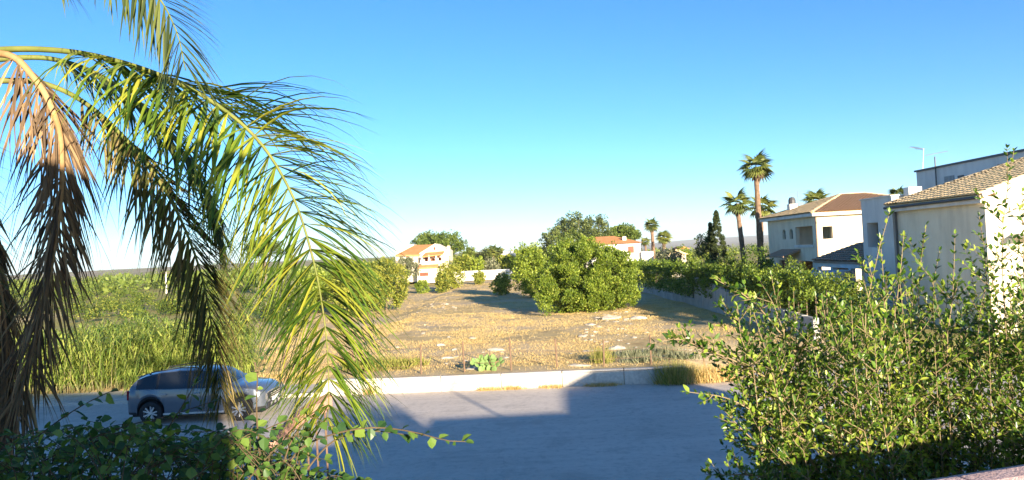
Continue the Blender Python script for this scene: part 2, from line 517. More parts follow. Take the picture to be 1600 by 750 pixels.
# ================================================================== FOLIAGE TOOLS
LEAF = np.array([(0,0,0),(.5,.5,.12),(1,0,0),(.5,-.5,.12)], np.float32); LEAF_F = [(0,2,1),(0,3,2)]
LEAF6 = np.array([(0,0,0),(.35,.46,.12),(.72,.32,.06),(1,0,-.1),(.72,-.32,.06),(.35,-.46,.12),(.4,0,-.02)], np.float32)
LEAF6_F = [(0,6,1),(1,6,2),(2,6,3),(3,6,4),(4,6,5),(5,6,0)]
def frames(D, U):
    D = D/np.maximum(np.linalg.norm(D, axis=1, keepdims=True), 1e-6)
    S = np.cross(U, D); ln = np.linalg.norm(S, axis=1, keepdims=True)
    bad = ln[:,0] < 1e-3
    if bad.any(): S[bad] = np.cross(D[bad], np.array([1.0, .3, .1])); ln = np.linalg.norm(S, axis=1, keepdims=True)
    S = S/ln
    return D, S, np.cross(D, S)
def leaf_cloud(P, D, U, L, W, tmpl=LEAF, faces=LEAF_F):
    """joined leaves: P base, D direction, U up-hint, L length, W width -> V, F, rnd"""
    D, S, Nn = frames(np.asarray(D, float), np.asarray(U, float))
    n = len(P); k = len(tmpl)
    L = np.broadcast_to(L, (n,))[:,None,None]; W = np.broadcast_to(W, (n,))[:,None,None]
    V = P[:,None,:] + D[:,None,:]*tmpl[None,:,0:1]*L + S[:,None,:]*tmpl[None,:,1:2]*W + Nn[:,None,:]*tmpl[None,:,2:3]*W
    F = (np.array(faces)[None] + (np.arange(n)*k)[:,None,None]).reshape(-1, len(faces[0]))
    return V.reshape(-1, 3), F, np.repeat(RNG.random(n), k)
def unit(n):
    v = RNG.normal(size=(n, 3)); return v/np.linalg.norm(v, axis=1, keepdims=True)
def dome_blobs(c, rad, nb, br, low=-.35, fill=.35):
    """clump centres over an ellipsoid, most of them near its surface"""
    out = []
    ns = max(6, int(nb*(1-fill)*2/(1-low)))                 # spread evenly over the surface, then jittered
    for k in range(ns):
        z = 1 - 2*(k+.5)/ns
        a = k*2.39996 + RNG.uniform(-.4,.4); q = math.sqrt(max(0, 1-z*z))
        if z < low: continue
        d = np.array((math.cos(a)*q, math.sin(a)*q, z)) + RNG.normal(size=3)*.05
        out.append((np.array(c) + d*np.array(rad)*RNG.uniform(.78, 1.0), br*RNG.uniform(.7, 1.3)))
    for k in range(int(nb*fill)):
        d = unit(1)[0]; out.append((np.array(c) + d*np.array(rad)*RNG.uniform(.2,.7), br*RNG.uniform(.9,1.4)))
    return out
def blob_leaves(blobs, per, size, asp=.5, up=.45, flat=1.0, thick=(.55, 1.08), sub=5):
    if sub:                                              # every clump is itself a bunch of tufts
        nb_ = []
        for c, r in blobs:
            nb_.append((c, r*.62))
            for d in unit(sub):
                d = d*np.array([1,1,flat]) + np.array([0,0,.25]); nb_.append((c + d*r*.72, r*RNG.uniform(.26,.46)))
        blobs = nb_; per = max(6, int(per/(sub+1)*1.15))
    Ps, Ds = [], []
    for c, r in blobs:
        d = unit(per); d[:,2] *= flat
        Ps.append(c + d*r*RNG.uniform(thick[0], thick[1], (per,1)))
        Ds.append(d*.8 + RNG.normal(size=(per,3))*.5 + np.array([0,0,up]))
    P = np.concatenate(Ps); D = np.concatenate(Ds)
    L = size*RNG.uniform(.6, 1.35, len(P))
    V, F, r = leaf_cloud(P, D, RNG.normal(size=(len(P),3)) + np.array([0,0,.8]), L, L*asp)
    k = len(r)//len(P)
    rb = np.repeat(RNG.random(len(blobs)), per*k)            # every clump has its own tint
    return V, F, .55*rb + .45*r
def trunk_mesh(base, top, r0, limbs, m, parent, name='trunk', n=7):
    g = G(); base = Vector(base); top = Vector(top)
    mid = base.lerp(top, .5) + Vector((RNG.uniform(-.1,.1), RNG.uniform(-.1,.1), 0))*r0*6
    g.tube([base - Vector((0,0,.2)), base + Vector((0,0,.1)), mid, top], [r0*1.4, r0*1.1, r0*.8, r0*.5], n)
    for e in limbs:
        e = Vector(e); s = base.lerp(top, RNG.uniform(.35,.95))
        g.tube([s, s.lerp(e, .5) + Vector((0,0,-.05*(e-s).length)), e], [r0*.45, r0*.28, r0*.1], 5)
    return g.build(name, m, parent, smooth=True)
def crown_obj(name, data, m, parent, kind=None):
    V, F, rn = data
    o = np.array(origin(parent)) if parent is not None else 0
    ob = link(name, npmesh(name, V - o, F, m, False, rn), parent)
    if kind: ob['kind'] = kind
    return ob
def cat_data(ds):
    Vs, Fs, Rs = [], [], []; off = 0
    for V, F, r in ds:
        Vs.append(V); Fs.append(F + off); Rs.append(r); off += len(V)
    return np.concatenate(Vs), np.concatenate(Fs), np.concatenate(Rs)

LM = {}
LM['carob'] = leafmat('evergreen_leaf', [(.07,.12,.012),(.155,.22,.022),(.25,.315,.035),(.37,.42,.06)], .5, .22)
LM['bright'] = leafmat('bright_bush_leaf', [(.08,.12,.015),(.18,.22,.025),(.28,.30,.04),(.36,.35,.06)], .55, .25)
LM['olive'] = leafmat('olive_leaf', [(.09,.105,.055),(.16,.175,.09),(.24,.25,.14),(.30,.30,.19)], .6, .15)
LM['pine'] = leafmat('pine_needle', [(.035,.065,.012),(.08,.125,.02),(.14,.19,.03),(.20,.24,.045)], .6, .15)
LM['conifer'] = leafmat('dark_conifer_needle', [(.03,.05,.015),(.07,.10,.028),(.115,.15,.04),(.17,.20,.055)], .6, .12)
LM['cypress'] = leafmat('cypress_scale_leaf', [(.018,.032,.010),(.035,.055,.014),(.06,.085,.02),(.10,.12,.03)], .65, .1)
LM['hedge'] = leafmat('hedge_leaf', [(.035,.07,.012),(.075,.13,.016),(.13,.20,.022),(.24,.30,.035)], .45, .25)
LM['fig'] = leafmat('broad_garden_leaf', [(.04,.075,.012),(.085,.14,.02),(.16,.21,.03),(.28,.31,.05)], .42, .28)
LM['privet'] = leafmat('glossy_shrub_leaf', [(.025,.06,.010),(.06,.13,.014),(.11,.21,.02),(.19,.30,.03),(.36,.42,.06)], .36, .28, .5)
LM['boug'] = leafmat('heart_leaf', [(.03,.08,.02),(.055,.125,.026),(.10,.19,.036),(.20,.29,.05)], .42, .28, .45)
LM['reed'] = leafmat('reed_leaf', [(.10,.17,.03),(.22,.31,.055),(.36,.43,.085),(.50,.53,.12)], .55, .28)
LM['reeddry'] = leafmat('dry_reed_stalk', [(.12,.15,.05),(.20,.20,.08),(.34,.28,.14)], .7, .1)
LM['drygrass'] = leafmat('dry_grass_blade', [(.42,.29,.11),(.55,.40,.16),(.63,.47,.20),(.70,.55,.28)], .8, .2, .1)
LM['weed'] = leafmat('weed_blade', [(.14,.17,.03),(.24,.26,.05),(.36,.33,.09),(.44,.36,.13)], .7, .25, .2)
LM['scrub'] = leafmat('scrub_leaf', [(.05,.085,.02),(.10,.145,.028),(.17,.21,.035),(.27,.28,.05)], .65, .2, .1)
LM['frond'] = leafmat('palm_leaflet', [(.04,.085,.012),(.075,.145,.018),(.135,.22,.026),(.24,.31,.035),(.44,.43,.055)], .45, .32, .4)
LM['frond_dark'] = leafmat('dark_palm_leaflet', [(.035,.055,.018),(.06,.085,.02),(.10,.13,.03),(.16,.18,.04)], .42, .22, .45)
LM['dead'] = leafmat('dead_palm_leaflet', [(.10,.068,.045),(.17,.115,.07),(.27,.18,.10),(.42,.28,.15)], .75, .12, .15)
LM['halfdead'] = leafmat('withering_palm_leaflet', [(.05,.06,.018),(.11,.10,.03),(.20,.15,.06),(.16,.17,.03),(.34,.26,.12)], .6, .18, .25)
LM['fan'] = leafmat('fan_palm_leaf', [(.05,.075,.018),(.09,.12,.022),(.16,.18,.035),(.22,.23,.05)], .5, .15, .3)
LM['cactus'] = M('cactus_pad', (.10,.20,.06), (.20,.28,.08), 7, .6, .2, 25, .3)

# ================================================================== DRY LOT: grass, rocks
def scatter_lot(n, x0, x1, y0, y1):
    P = np.stack([RNG.uniform(x0, x1, n), RNG.uniform(y0, y1, n)], 1)
    return P
def lot_z(P):
    z = lot_height(P[:,0], P[:,1])
    v = (P[:,1] - (24.35 + P[:,0]*math.tan(RD)))*RC
    b = vnoise(P[:,0], P[:,1], 5.0, 1.0)*.09 + vnoise(P[:,0], P[:,1], 1.6, 2.0)*.045
    return z + b*np.clip((v-2.0)/3, 0, 1)
def grass(name, P, per, hgt, wid, m, label, cat, spread=.08):
    P = np.repeat(P, per, axis=0) + RNG.normal(size=(len(P)*per, 2))*spread
    Z = lot_z(P); n = len(P)
    D = np.stack([RNG.normal(size=n)*.55, RNG.normal(size=n)*.55, np.ones(n)], 1)
    L = hgt*RNG.uniform(.45, 1.5, n)
    T = np.array([(0,-.5,0),(0,.5,0),(.55,.32,.0),(.55,-.32,.0),(1,0,.0)], np.float32)
    Fx = [(0,1,2),(0,2,3),(3,2,4)]
    D_, S, Nn = frames(D, RNG.normal(size=(n,3)))
    bend = Nn*(L[:,None]*.25)
    V = np.asarray(np.stack([P[:,0], P[:,1], Z-.015], 1))[:,None,:] + D_[:,None,:]*T[None,:,0:1]*L[:,None,None] + S[:,None,:]*T[None,:,1:2]*wid + bend[:,None,:]*(T[None,:,0:1]**2)
    F = (np.array(Fx)[None] + (np.arange(n)*5)[:,None,None]).reshape(-1,3)
    o = link(name, npmesh(name, V.reshape(-1,3), F, m, False, np.repeat(RNG.random(n), 5)))
    return tag(o, label, cat, kind='stuff')
def keep_lot(P):
    v = (P[:,1] - (24.35 + P[:,0]*math.tan(RD)))*RC
    dens = vnoise(P[:,0], P[:,1], 3.2, 7.0) + .55*vnoise(P[:,0], P[:,1], 1.0, 9.0)
    k = (v > np.where((P[:,0] > -6.4) & (P[:,0] < 5.6), .45, LOT_W+.2)) & (P[:,0] > -12.5 - (P[:,1]-27)*.10) & (P[:,0] < 11.0) & (dens > RNG.uniform(-.45, .35, len(dens)))
    k &= ~((P[:,0] > 5.8) & (v < 4.4))
    return P[k]
Pn = keep_lot(scatter_lot(42000, -14, 11, 24.4, 48))
Pf = keep_lot(scatter_lot(26000, -20, 11.5, 44, 96))
grass('dry_grass', np.concatenate([Pn, Pf]), 5, .075, .015, LM['drygrass'], 'short dry straw stubble covering the vacant lot', 'grass', .10)
# taller weeds at the kerb and at the gate
kp = np.array([road_pt(RNG.uniform(-1.8, 5.6), RNG.uniform(-.14, .04))[:2] for _ in range(520)])
kp = kp[vnoise(kp[:,0], kp[:,1], 1.1, 3.0) > -.12]
def grass_flat(name, P, per, hgt, wid, m, label, cat, spread, z=0.0, kind='stuff', parent=None):
    n = len(P)*per
    Q = np.repeat(P, per, axis=0) + RNG.normal(size=(n, 2))*spread
    D = np.stack([RNG.normal(size=n)*.5, RNG.normal(size=n)*.5, np.ones(n)], 1)
    L = hgt*RNG.uniform(.4, 1.4, n)
    V, F, r = leaf_cloud(np.stack([Q[:,0], Q[:,1], np.full(n, z)], 1), D, RNG.normal(size=(n,3)), L, wid, np.array([(0,-.5,0),(0,.5,0),(1,0,.0)], np.float32), [(0,1,2)])
    o = np.array(origin(parent)) if parent is not None else 0
    ob = link(name, npmesh(name, V-o, F, m, False, r), parent)
    return tag(ob, label, cat, kind=kind)
grass_flat('kerb_weeds', kp, 9, .13, .012, LM['drygrass'], 'dry weeds growing in the joint between road and kerb', 'weeds', .05)
# ================================================================== BUILDINGS
def rect(px0, py0, px1, py1, Y):
    c0 = at(px0, (py0+py1)/2, Y); c1 = at(px1, (py0+py1)/2, Y)
    t = at((px0+px1)/2, py0, Y); b = at((px0+px1)/2, py1, Y)
    return c0.x, c1.x, b.z, t.z
def wall_cells(g, a0, a1, z0, z1, t0, t1, axis, openings):
    """a wall slab with true openings; axis 'x': runs along y at x in t0..t1, axis 'y': runs along x"""
    ua = sorted(set([a0, a1] + [v for o in openings for v in o[:2]]))
    uz = sorted(set([z0, z1] + [v for o in openings for v in o[2:]]))
    for i in range(len(ua)-1):
        for j in range(len(uz)-1):
            ca, cz = (ua[i]+ua[i+1])/2, (uz[j]+uz[j+1])/2
            if any(o[0] < ca < o[1] and o[2] < cz < o[3] for o in openings): continue
            if axis == 'x': g.box(t0, ua[i], uz[j], t1, ua[i+1], uz[j+1])
            else: g.box(ua[i], t0, uz[j], ua[i+1], t1, uz[j+1])
    return g
# a barrel tile: x across, y up the slope
def tile_mesh(cw, rl, m, name='tile'):
    v = []; f = []
    for j, (yy, w, h, lift) in enumerate(((0, 1.0, .36, .035), (rl*1.12, .86, .30, .0))):
        for k in range(5):
            a = math.pi*k/4
            v.append((-math.cos(a)*cw*.5*w, yy, math.sin(a)*cw*h + lift))
    for k in range(4): f.append((k, k+1, 6+k, 5+k))
    f.append((4, 3, 2, 1, 0))
    me = bpy.data.meshes.new(name); me.from_pydata(v, [], f); me.materials.append(m)
    return me, np.array(v), f
def tiles(parent, p0, e, s, inside, na, nb, cw, rl, m, n_single=0):
    """p0 eave corner, e unit along eave, s unit up the slope; returns nothing, adds tiles to the roof"""
    e = Vector(e).normalized(); s = Vector(s).normalized(); n = e.cross(s)
    me, tv, tf = tile_mesh(cw, rl, m)
    off = origin(parent)
    tr = []
    for i in range(na):
        for j in range(nb):
            a, b = (i+.5)*cw, j*rl
            if not inside(a, b + rl*.5): continue
            q = Vector(p0) + e*a + s*(b - .06) + n*(.02 + random.uniform(0, .012))
            tr.append(q)
    tr.sort(key=lambda q: (q - CAM).length)
    rot = Matrix((e, s, n)).transposed().to_4x4()
    for q in tr[:n_single]:
        o = link('tile', me, parent)
        o.matrix_local = Matrix.Translation(q - off) @ rot @ Matrix.Rotation(random.uniform(-.02,.02), 4, 'Z')
    rest = tr[n_single:]
    if rest:
        Rm = np.array(Matrix((e, s, n)).transposed())
        base = tv @ Rm.T
        V = (np.array([tuple(q - off) for q in rest])[:,None,:] + base[None]).reshape(-1,3)
        Fq = np.array([q for q in tf if len(q) == 4])
        F = (Fq[None] + (np.arange(len(rest))*10)[:,None,None]).reshape(-1,4)
        o = link('roof_tiles', npmesh('roof_tiles', V, F, m), parent); o['kind'] = 'stuff'

# ---- house C: nearest neighbour on the right
hc = empty('neighbour_house', (17.5, 27.5, .4), 'cream house with tan barrel tile roof at the right edge', 'house')
g = G(); wall_cells(g, 27.5, 34.0, .3, 5.6, 17.5, 17.9, 'x', [])
g.build('side_wall', MT['cream'], hc)
g = G(); g.add([(17.9,27.5,.3),(29,27.5,.3),(29,27.5,7.2),(22.2,27.5,7.28),(17.9,27.5,5.82),(17.9,27.9,.3),(29,27.9,.3),(29,27.9,7.2),(22.2,27.9,7.28),(17.9,27.9,5.82)],
               [(0,1,2,3,4),(9,8,7,6,5),(0,5,6,1),(1,6,7,2),(2,7,8,3),(3,8,9,4),(4,9,5,0)])
fw = g.build('front_wall', MT['cream'], hc)
g = G(); g.box(18.4, 26.5, 4.02, 23.5, 27.49, 4.16); bs = g.build('balcony', MT['white'], hc)
for i in range(18):
    g = G(); g.tube([(18.5+i*.28, 26.56, 4.16), (18.5+i*.28, 26.56, 5.0)], .012, 5); g.build('baluster', MT['darkmetal'], bs)
g = G(); g.tube([(18.45, 26.56, 5.01), (23.4, 26.56, 5.01)], .022, 6); g.build('handrail', MT['darkmetal'], bs)
# roof slope facing the lot: eave at x=17.15, hip at the far end
pit = math.atan(.338); cp, sp = math.cos(pit), math.sin(pit)
ex, ez = 17.15, 5.66
yn, yf_ = 27.2, 34.1
def roofz(x): return ez + (x-ex)*.338
g = G(); rx = 22.2
g.add([(ex,yn,ez),(rx,yn,roofz(rx)),(rx,yf_-3.2,roofz(rx)),(ex,yf_,ez),(ex,yn,ez-.14),(rx,yn,roofz(rx)-.14),(rx,yf_-3.2,roofz(rx)-.14),(ex,yf_,ez-.14),(28.5,yf_,ez),(28.5,yn,ez)],
      [(0,1,2,3),(7,6,5,4),(4,5,1,0),(3,7,4,0),(3,2,8),(2,6,7,3),(1,9,8,2)])
rf = g.build('roof', MT['tile'], hc)
def inC(a, b):
    x = b*cp
    return x < rx-ex-.05 and a < (yf_-yn) - max(0, x)*3.2/(rx-ex) + .05
# eave runs from the far end to the near end so that the slope's normal points up
tiles(rf, (ex, yf_, ez), (0,-1,0), (cp,0,sp), lambda a, b: inC((yf_-yn)-a, b), 28, 18, .25, .31, MT['tile'], 300)
g = G(); g.tube([(ex,yf_,ez+.05),(rx,yf_-3.2,roofz(rx)+.05)], .09, 8); g.build('hip_ridge', MT['tile'], rf)
g = G(); g.bar((ex+.05,yn-.03,ez+.0),(rx,yn-.03,roofz(rx)+.0), .1, .2); g.build('verge_board', MT['white'], rf)
g = G(); g.box(ex+.04, yn+.04, ez-.30, ex+.20, yf_-.05, ez-.145); g.build('eave_board', MT['grey_plaster'], rf)
g = G(); g.tube([(ex-.05,yn+.1,ez-.1),(ex-.05,yf_,ez-.1)], .06, 8); g.build('gutter', MT['darkmetal'], rf)
g = G(); g.tube([(17.42,33.75,.4),(17.42,33.75,5.5)], .05, 8); g.build('downpipe', MT['darkmetal'], hc)
# flat-roofed wing
g = G(); wall_cells(g, 34.2, 37.2, .3, 6.1, 17.5, 18.0, 'x', [(35.6, 36.7, 3.75, 4.95)])
g.box(18.0, 34.2, .3, 23.0, 34.5, 6.1); g.box(18.0, 36.9, .3, 23.0, 37.2, 6.1); g.box(22.7,34.5,.3,23.0,36.9,6.1); g.box(18.0,34.5,5.6,22.7,36.9,5.8)
g.build('flat_wing', MT['grey_plaster'], hc)
g = G(); g.box(18.3, 35.3, 3.5, 18.4, 37.0, 5.2); g.build('window_pane', MT['darkglass'], hc)
g = G(); g.box(17.44, 34.15, 6.102, 18.06, 37.26, 6.16); g.box(18.06, 34.15, 6.102, 23.0, 34.5, 6.16); g.box(18.06, 36.9, 6.102, 23.0, 37.26, 6.16); g.build('parapet_coping', MT['white'], hc)
g = G(); g.box(18.05, 33.7, 5.75, 18.65, 34.15, 6.45); g.build('chimney', MT['white'], hc)
# ---- tall block behind
hb = empty('flat_roofed_block', (22, 36, .3), 'tall grey flat-roofed block rising behind the tiled roof', 'building')
g = G(); g.box(22, 31.5, .3, 24.6, 40.2, 7.6); g.build('wall', MT['grey_plaster'], hb)
g = G(); g.box(21.92, 31.4, 7.602, 24.7, 40.28, 7.70); g.build('roof_edge', MT['darkmetal'], hb)
g = G(); g.box(21.965, 36.8, 6.2, 21.995, 37.6, 7.1); g.build('vent_panel', MT['concrete'], hb)
for (zz, y0) in ((7.05, 33.0), (6.85, 36.0)):
    g = G(); g.box(21.95, y0, zz, 21.995, y0+.45, zz+.18); g.build('vent', MT['darkmetal'], hb)
g = G(); g.tube([(21.9, 38.2, 4.0), (21.9, 38.2, 8.2)], .035, 6); g.build('pipe', MT['darkmetal'], hb)
ant = empty('tv_antenna', (21.85, 39.8, 7.6), 'thin television antenna mast with long boom above the grey block', 'antenna')
ap = at(1443, 232, 39.8)
g = G(); g.tube([(21.87, 39.8, 5.0), (ap.x, 39.8, ap.z)], .02, 6); g.build('mast', MT['galv'], ant)
g = G(); g.tube([at(1446, 243, 39.8), at(1481, 236, 39.6)], .016, 5); g.build('boom', MT['galv'], ant)
g = G()
for k in range(4):
    c = Vector((ap.x - .15 - .12*k, 39.8, ap.z + .02*k)); g.tube([c + Vector((0,-.3,-.12)), c + Vector((0,.3,.12))], .012, 4)
g.tube([(ap.x+.1,39.8,ap.z-.02),(ap.x-.75,39.8,ap.z+.1)], .015, 5)
g.build('aerial_array', MT['galv'], ant)

# ---- house A: hipped roof house
ha = empty('hipped_roof_house', (20.7, 50.5, .4), 'cream two storey house with hipped tile roof and corner loggia', 'house')
AX0, AX1, AY0, AY1 = 20.7, 30.2, 50.5, 60.2
g = G(); wall_cells(g, AY0, AY1, .3, 5.85, AX0, AX0+.3, 'x', [(56.4,57.05,4.3,5.05),(54.95,55.6,4.3,5.05),(51.3,54.4,3.85,5.15),(51.6,54.2,.5,2.7),(56.6,58.0,1.2,2.7)])
g.build('side_wall', MT['cream'], ha)
g = G(); wall_cells(g, AX0+.3, AX1, .3, 5.85, AY0, AY0+.3, 'y', [(21.05,21.75,4.2,5.05),(21.6,23.0,1.0,2.85)])
g.build('front_wall', MT['cream'], ha)
g = G(); g.box(AX1-.3, AY0+.3, .3, AX1, AY1, 5.85); g.box(AX0+.3, AY1-.3, .3, AX1-.3, AY1, 5.85); g.build('rear_wall', MT['cream'], ha)
lg = G(); lg.box(AX0+.3, 51.0, 3.62, 23.2, 54.7, 3.84); lg.box(23.2, 51.0, 3.62, 23.4, 54.7, 5.85); lg.box(AX0+.3, 54.7, 3.62, 23.4, 54.9, 5.85); lg.build('loggia', MT['cream'], ha)
for y0, y1 in ((56.4,57.05),(54.95,55.6)):
    g = G(); g.box(AX0+.18, y0, 4.3, AX0+.22, y1, 5.05); w = g.build('window', MT['darkglass'], ha)
    g = G(); pl = [(y0 + (y1-y0)*(.5-.5*math.cos(math.pi*k/8)), 5.05 - .33 + .325*math.sin(math.pi*k/8)) for k in range(9)]
    pl = [(y0, 5.052)] + pl + [(y1, 5.052)]
    g.prism(pl, AX0+.02, AX0+.17, 'x'); g.build('arch_head', MT['cream'], w)
    g = G(); g.bar((AX0+.16,(y0+y1)/2,4.3),(AX0+.16,(y0+y1)/2,5.0), .05, .05); g.build('mullion', MT['shutter'], w)
g = G(); g.box(AX0+.2, 56.6, 1.2, AX0+.24, 58.0, 2.7); g.build('ground_window', MT['shutter'], ha)
g = G(); g.box(AX0-.1, 51.2, 3.66, AX0-.003, 54.5, 3.84); g.build('loggia_sill', MT['white'], ha)
g = G(); g.tube([(AX0-.08, AY0-.08, .4), (AX0-.08, AY0-.08, 5.7)], .06, 8); g.build('downpipe', MT['tile_dark'], ha)
g = G(); g.add([(AX0-1.3,53.6,3.1),(AX0-.005,53.6,3.55),(AX0-.005,57.4,3.55),(AX0-1.3,57.4,3.1),(AX0-1.3,53.6,2.98),(AX0-.005,53.6,3.43),(AX0-.005,57.4,3.43),(AX0-1.3,57.4,2.98)],[(0,1,2,3),(7,6,5,4),(4,5,1,0),(2,6,7,3),(3,7,4,0)]); g.build('canopy', MT['tile_dark'], ha)
ov = .5; ez2 = 6.0; rz2 = 7.35
e0, e1, e2, e3 = (AX0-ov,AY0-ov,ez2),(AX1+ov,AY0-ov,ez2),(AX1+ov,AY1+ov,ez2),(AX0-ov,AY1+ov,ez2)
cxm, cym = (AX0+AX1)/2, (AY0+AY1)/2
r0, r1 = (cxm-.9,cym,rz2),(cxm+.9,cym,rz2)
g = G(); g.add([e0,e1,e2,e3,r0,r1], [(0,1,5,4),(1,2,5),(2,3,4,5),(3,0,4),(3,2,1,0)])
ra = g.build('roof', MT['tile'], ha)
run = cym-(AY0-ov); sl_ = math.hypot(run, rz2-ez2)
tiles(ra, e0, (1,0,0), (0,run,rz2-ez2), lambda a, b: (b*run/sl_ < run) and (b/sl_*(r0[0]-e0[0]) < a < (e1[0]-e0[0]) - b/sl_*(e1[0]-r1[0])), 44, 20, .24, .33, MT['tile_brown'])
runx = r0[0]-e0[0]; slx = math.hypot(runx, rz2-ez2)
tiles(ra, e3, (0,-1,0), (runx,0,rz2-ez2), lambda a, b: (b/slx*run < a < (e3[1]-e0[1]) - b/slx*run), 46, 18, .24, .33, MT['tile'])  # paler than the front slope, its sunlit look put into the colour
for a, b in ((e0,r0),(e1,r1),(e3,r0),(r0,r1)):
    g = G(); g.tube([Vector(a)+Vector((0,0,.04)), Vector(b)+Vector((0,0,.06))], .09, 6); g.build('ridge_tile_row', MT['tile'], ra)
g = G(); g.box(AX0-ov+.02, AY0-ov+.02, ez2-.22, AX1+ov-.02, AY1+ov-.02, ez2-.012); g.build('eave_slab', MT['white'], ra)
g = G(); g.box(21.6, 57.6, 6.2, 22.2, 58.2, 7.0); ch = g.build('chimney', MT['white'], ha)
g = G(); g.lathe([(.001,.55),(.2,.5),(.28,.3),(.28,0)], 10, c=(21.9,57.9,7.0)); g.build('cowl', MT['darkmetal'], ch)
an2 = empty('roof_aerial', (22.6, 58.5, 6.7), 'small roof aerial beside the chimney of the hipped roof house', 'antenna')
g = G(); g.tube([(22.6,58.5,6.2),(22.6,58.5,8.0)], .025, 5); g.build('mast', MT['galv'], an2)
g = G(); g.tube([(22.0,58.5,7.95),(23.2,58.5,8.0)], .016, 5); g.build('boom', MT['galv'], an2)
# ---- porch between the two houses
po = empty('porch', (18.3, 38, .4), 'low porch with dark brown tile roof between the two neighbour houses', 'porch')
g = G(); px0, px1, pe, pr = 18.2, 21.2, 2.95, 3.85
g.add([(px0,38,pe),(px1,38.0,pr),(px1,45.3,pr),(px0,45.3,pe),(px0,38,pe-.12),(px1,38.0,pr-.12),(px1,45.3,pr-.12),(px0,45.3,pe-.12)],[(0,1,2,3),(7,6,5,4),(4,5,1,0),(2,6,7,3),(3,7,4,0),(1,5,6,2)])
pr_ = g.build('roof', MT['tile_dark'], po)
sq = math.hypot(px1-px0, pr-pe)
tiles(pr_, (px0,45.3,pe), (0,-1,0), (px1-px0,0,pr-pe), lambda a, b: b < sq-.1, 30, 10, .245, .31, MT['tile_dark'])
g = G(); g.box(px0+.08, 38.05, pe-.36, px0+.3, 45.25, pe-.125); g.build('beam', MT['white'], po)
for yy in (38.3, 40.6, 42.9, 45.0):
    g = G(); g.box(px0+.07, yy-.14, .2, px0+.33, yy+.14, pe-.365); g.build('column', MT['white'], po)
g = G(); g.box(px1-.1, 38, .2, px1+.1, 45.3, 3.7); g.build('rear_wall', MT['cream'], po)
tp = empty('pool_cover', (17.0, 41.2, .6), 'bright blue pool cover showing through the shrubs below the porch', 'cover')
g = G(); g.lathe([(.05,1.05),(1.2,1.1),(1.45,1.0),(1.5,.2),(1.5,0)], 18, c=(16.9,41.0,1.35)); g.build('cover_sheet', M('blue_cover', (.10,.32,.55), (.16,.42,.66), 5, .5), tp)
g = G(); g.lathe([(1.46,0.3),(1.46,2.3)], 18, c=(16.9,41.0,0.2)); g.build('pool_wall', MT['white'], tp)

# ---- white house with low tile roof, far right of the big tree
hr = empty('white_bungalow', (14, 90, .4), 'white bungalow with low tile roof behind the big tree', 'house')
x0, x1, z0, z1 = rect(955, 380, 1001, 408, 90); x2 = rect(1001, 393, 1020, 410, 90)
g = G(); g.box(x0-4, 90, -.5, x1, 98, z1); g.build('wall', MT['white'], hr)
g = G(); g.box(x1+.003, 89.5, -.5, x2[1], 97, x2[3]); g.build('garage', MT['white'], hr)
g = G(); g.add([(x0-4.4,89.6,z1),(x1+.3,89.6,z1),(x1+.3,98.4,z1),(x0-4.4,98.4,z1),(x0-2,94,z1+1.0),(x1-2.6,94,z1+1.0)],[(0,1,5,4),(1,2,5),(2,3,4,5),(3,0,4),(3,2,1,0)]); rr_ = g.build('roof', MT['tile_red'], hr)
c = at(976, 372, 91); g = G(); g.box(c.x-.22, 91.2, z1, c.x+.22, 91.6, c.z+.2); g.build('chimney', MT['white'], rr_)
g = G(); g.box(x1-1.5, 89.96, z1-1.2, x1-.8, 89.995, z1-.4); g.build('window', MT['shutter'], hr)

# ---- house L: orange-roofed villa behind the lot
hl = empty('orange_roofed_villa', (-15, 113, .5), 'cream villa with orange tile roofs and brown shutters behind the lot', 'house')
LY = 113.0
def lbox(g, a, b, c, d, y0=0.0, y1=6.0):
    x0, x1, z0, z1 = rect(a, b, c, d, LY); g.box(x0, LY+y0, z0, x1, LY+y1, z1); return g
def lpt(px, py, dy=0.0):
    q = at(px, py, LY); return (q.x, LY+dy, q.z)
lbox(G(), 612, 382, 641, 440, 5.0, 9.0).build('rear_tower', MT['cream'], hl)
lbox(G(), 619, 398, 655, 441, 0.0, 8.0).build('left_wing', MT['cream'], hl)
g = G(); a, b, c, d, e = lpt(655, 441), lpt(655, 396), lpt(679.5, 380.5), lpt(701, 391), lpt(701, 441)
g.add([a,b,c,d,e] + [(q[0], LY+8, q[2]) for q in (a,b,c,d,e)], [(4,3,2,1,0),(5,6,7,8,9),(0,1,6,5),(1,2,7,6),(2,3,8,7),(3,4,9,8)])
g.build('main_gable', MT['cream'], hl)
g = G(); p1, p2, p3, p4 = lpt(618.5, 398.5, -.4), lpt(655.5, 398.0, -.4), lpt(680, 381, 5.0), lpt(641, 382.5, 5.0)
g.add([p1,p2,p3,p4]+[(q[0],q[1],q[2]-.18) for q in (p1,p2,p3,p4)], [(0,1,2,3),(7,6,5,4),(0,4,5,1),(1,5,6,2),(2,6,7,3),(3,7,4,0)]); r1_ = g.build('upper_roof', MT['tile_red'], hl)
g = G()
g.add([lpt(661, 400.5, -1.7), lpt(692.5, 396.5, -1.7), lpt(694.5, 392, -.01), lpt(665, 394.5, -.01)]+[(q[0],q[1],q[2]-.18) for q in (lpt(661,400.5,-1.7),lpt(692.5,396.5,-1.7),lpt(694.5,392,-.01),lpt(665,394.5,-.01))], [(0,1,2,3),(7,6,5,4),(0,4,5,1),(1,5,6,2),(3,7,4,0)]); g.build('balcony_roof', MT['tile_red'], hl)
g = G()
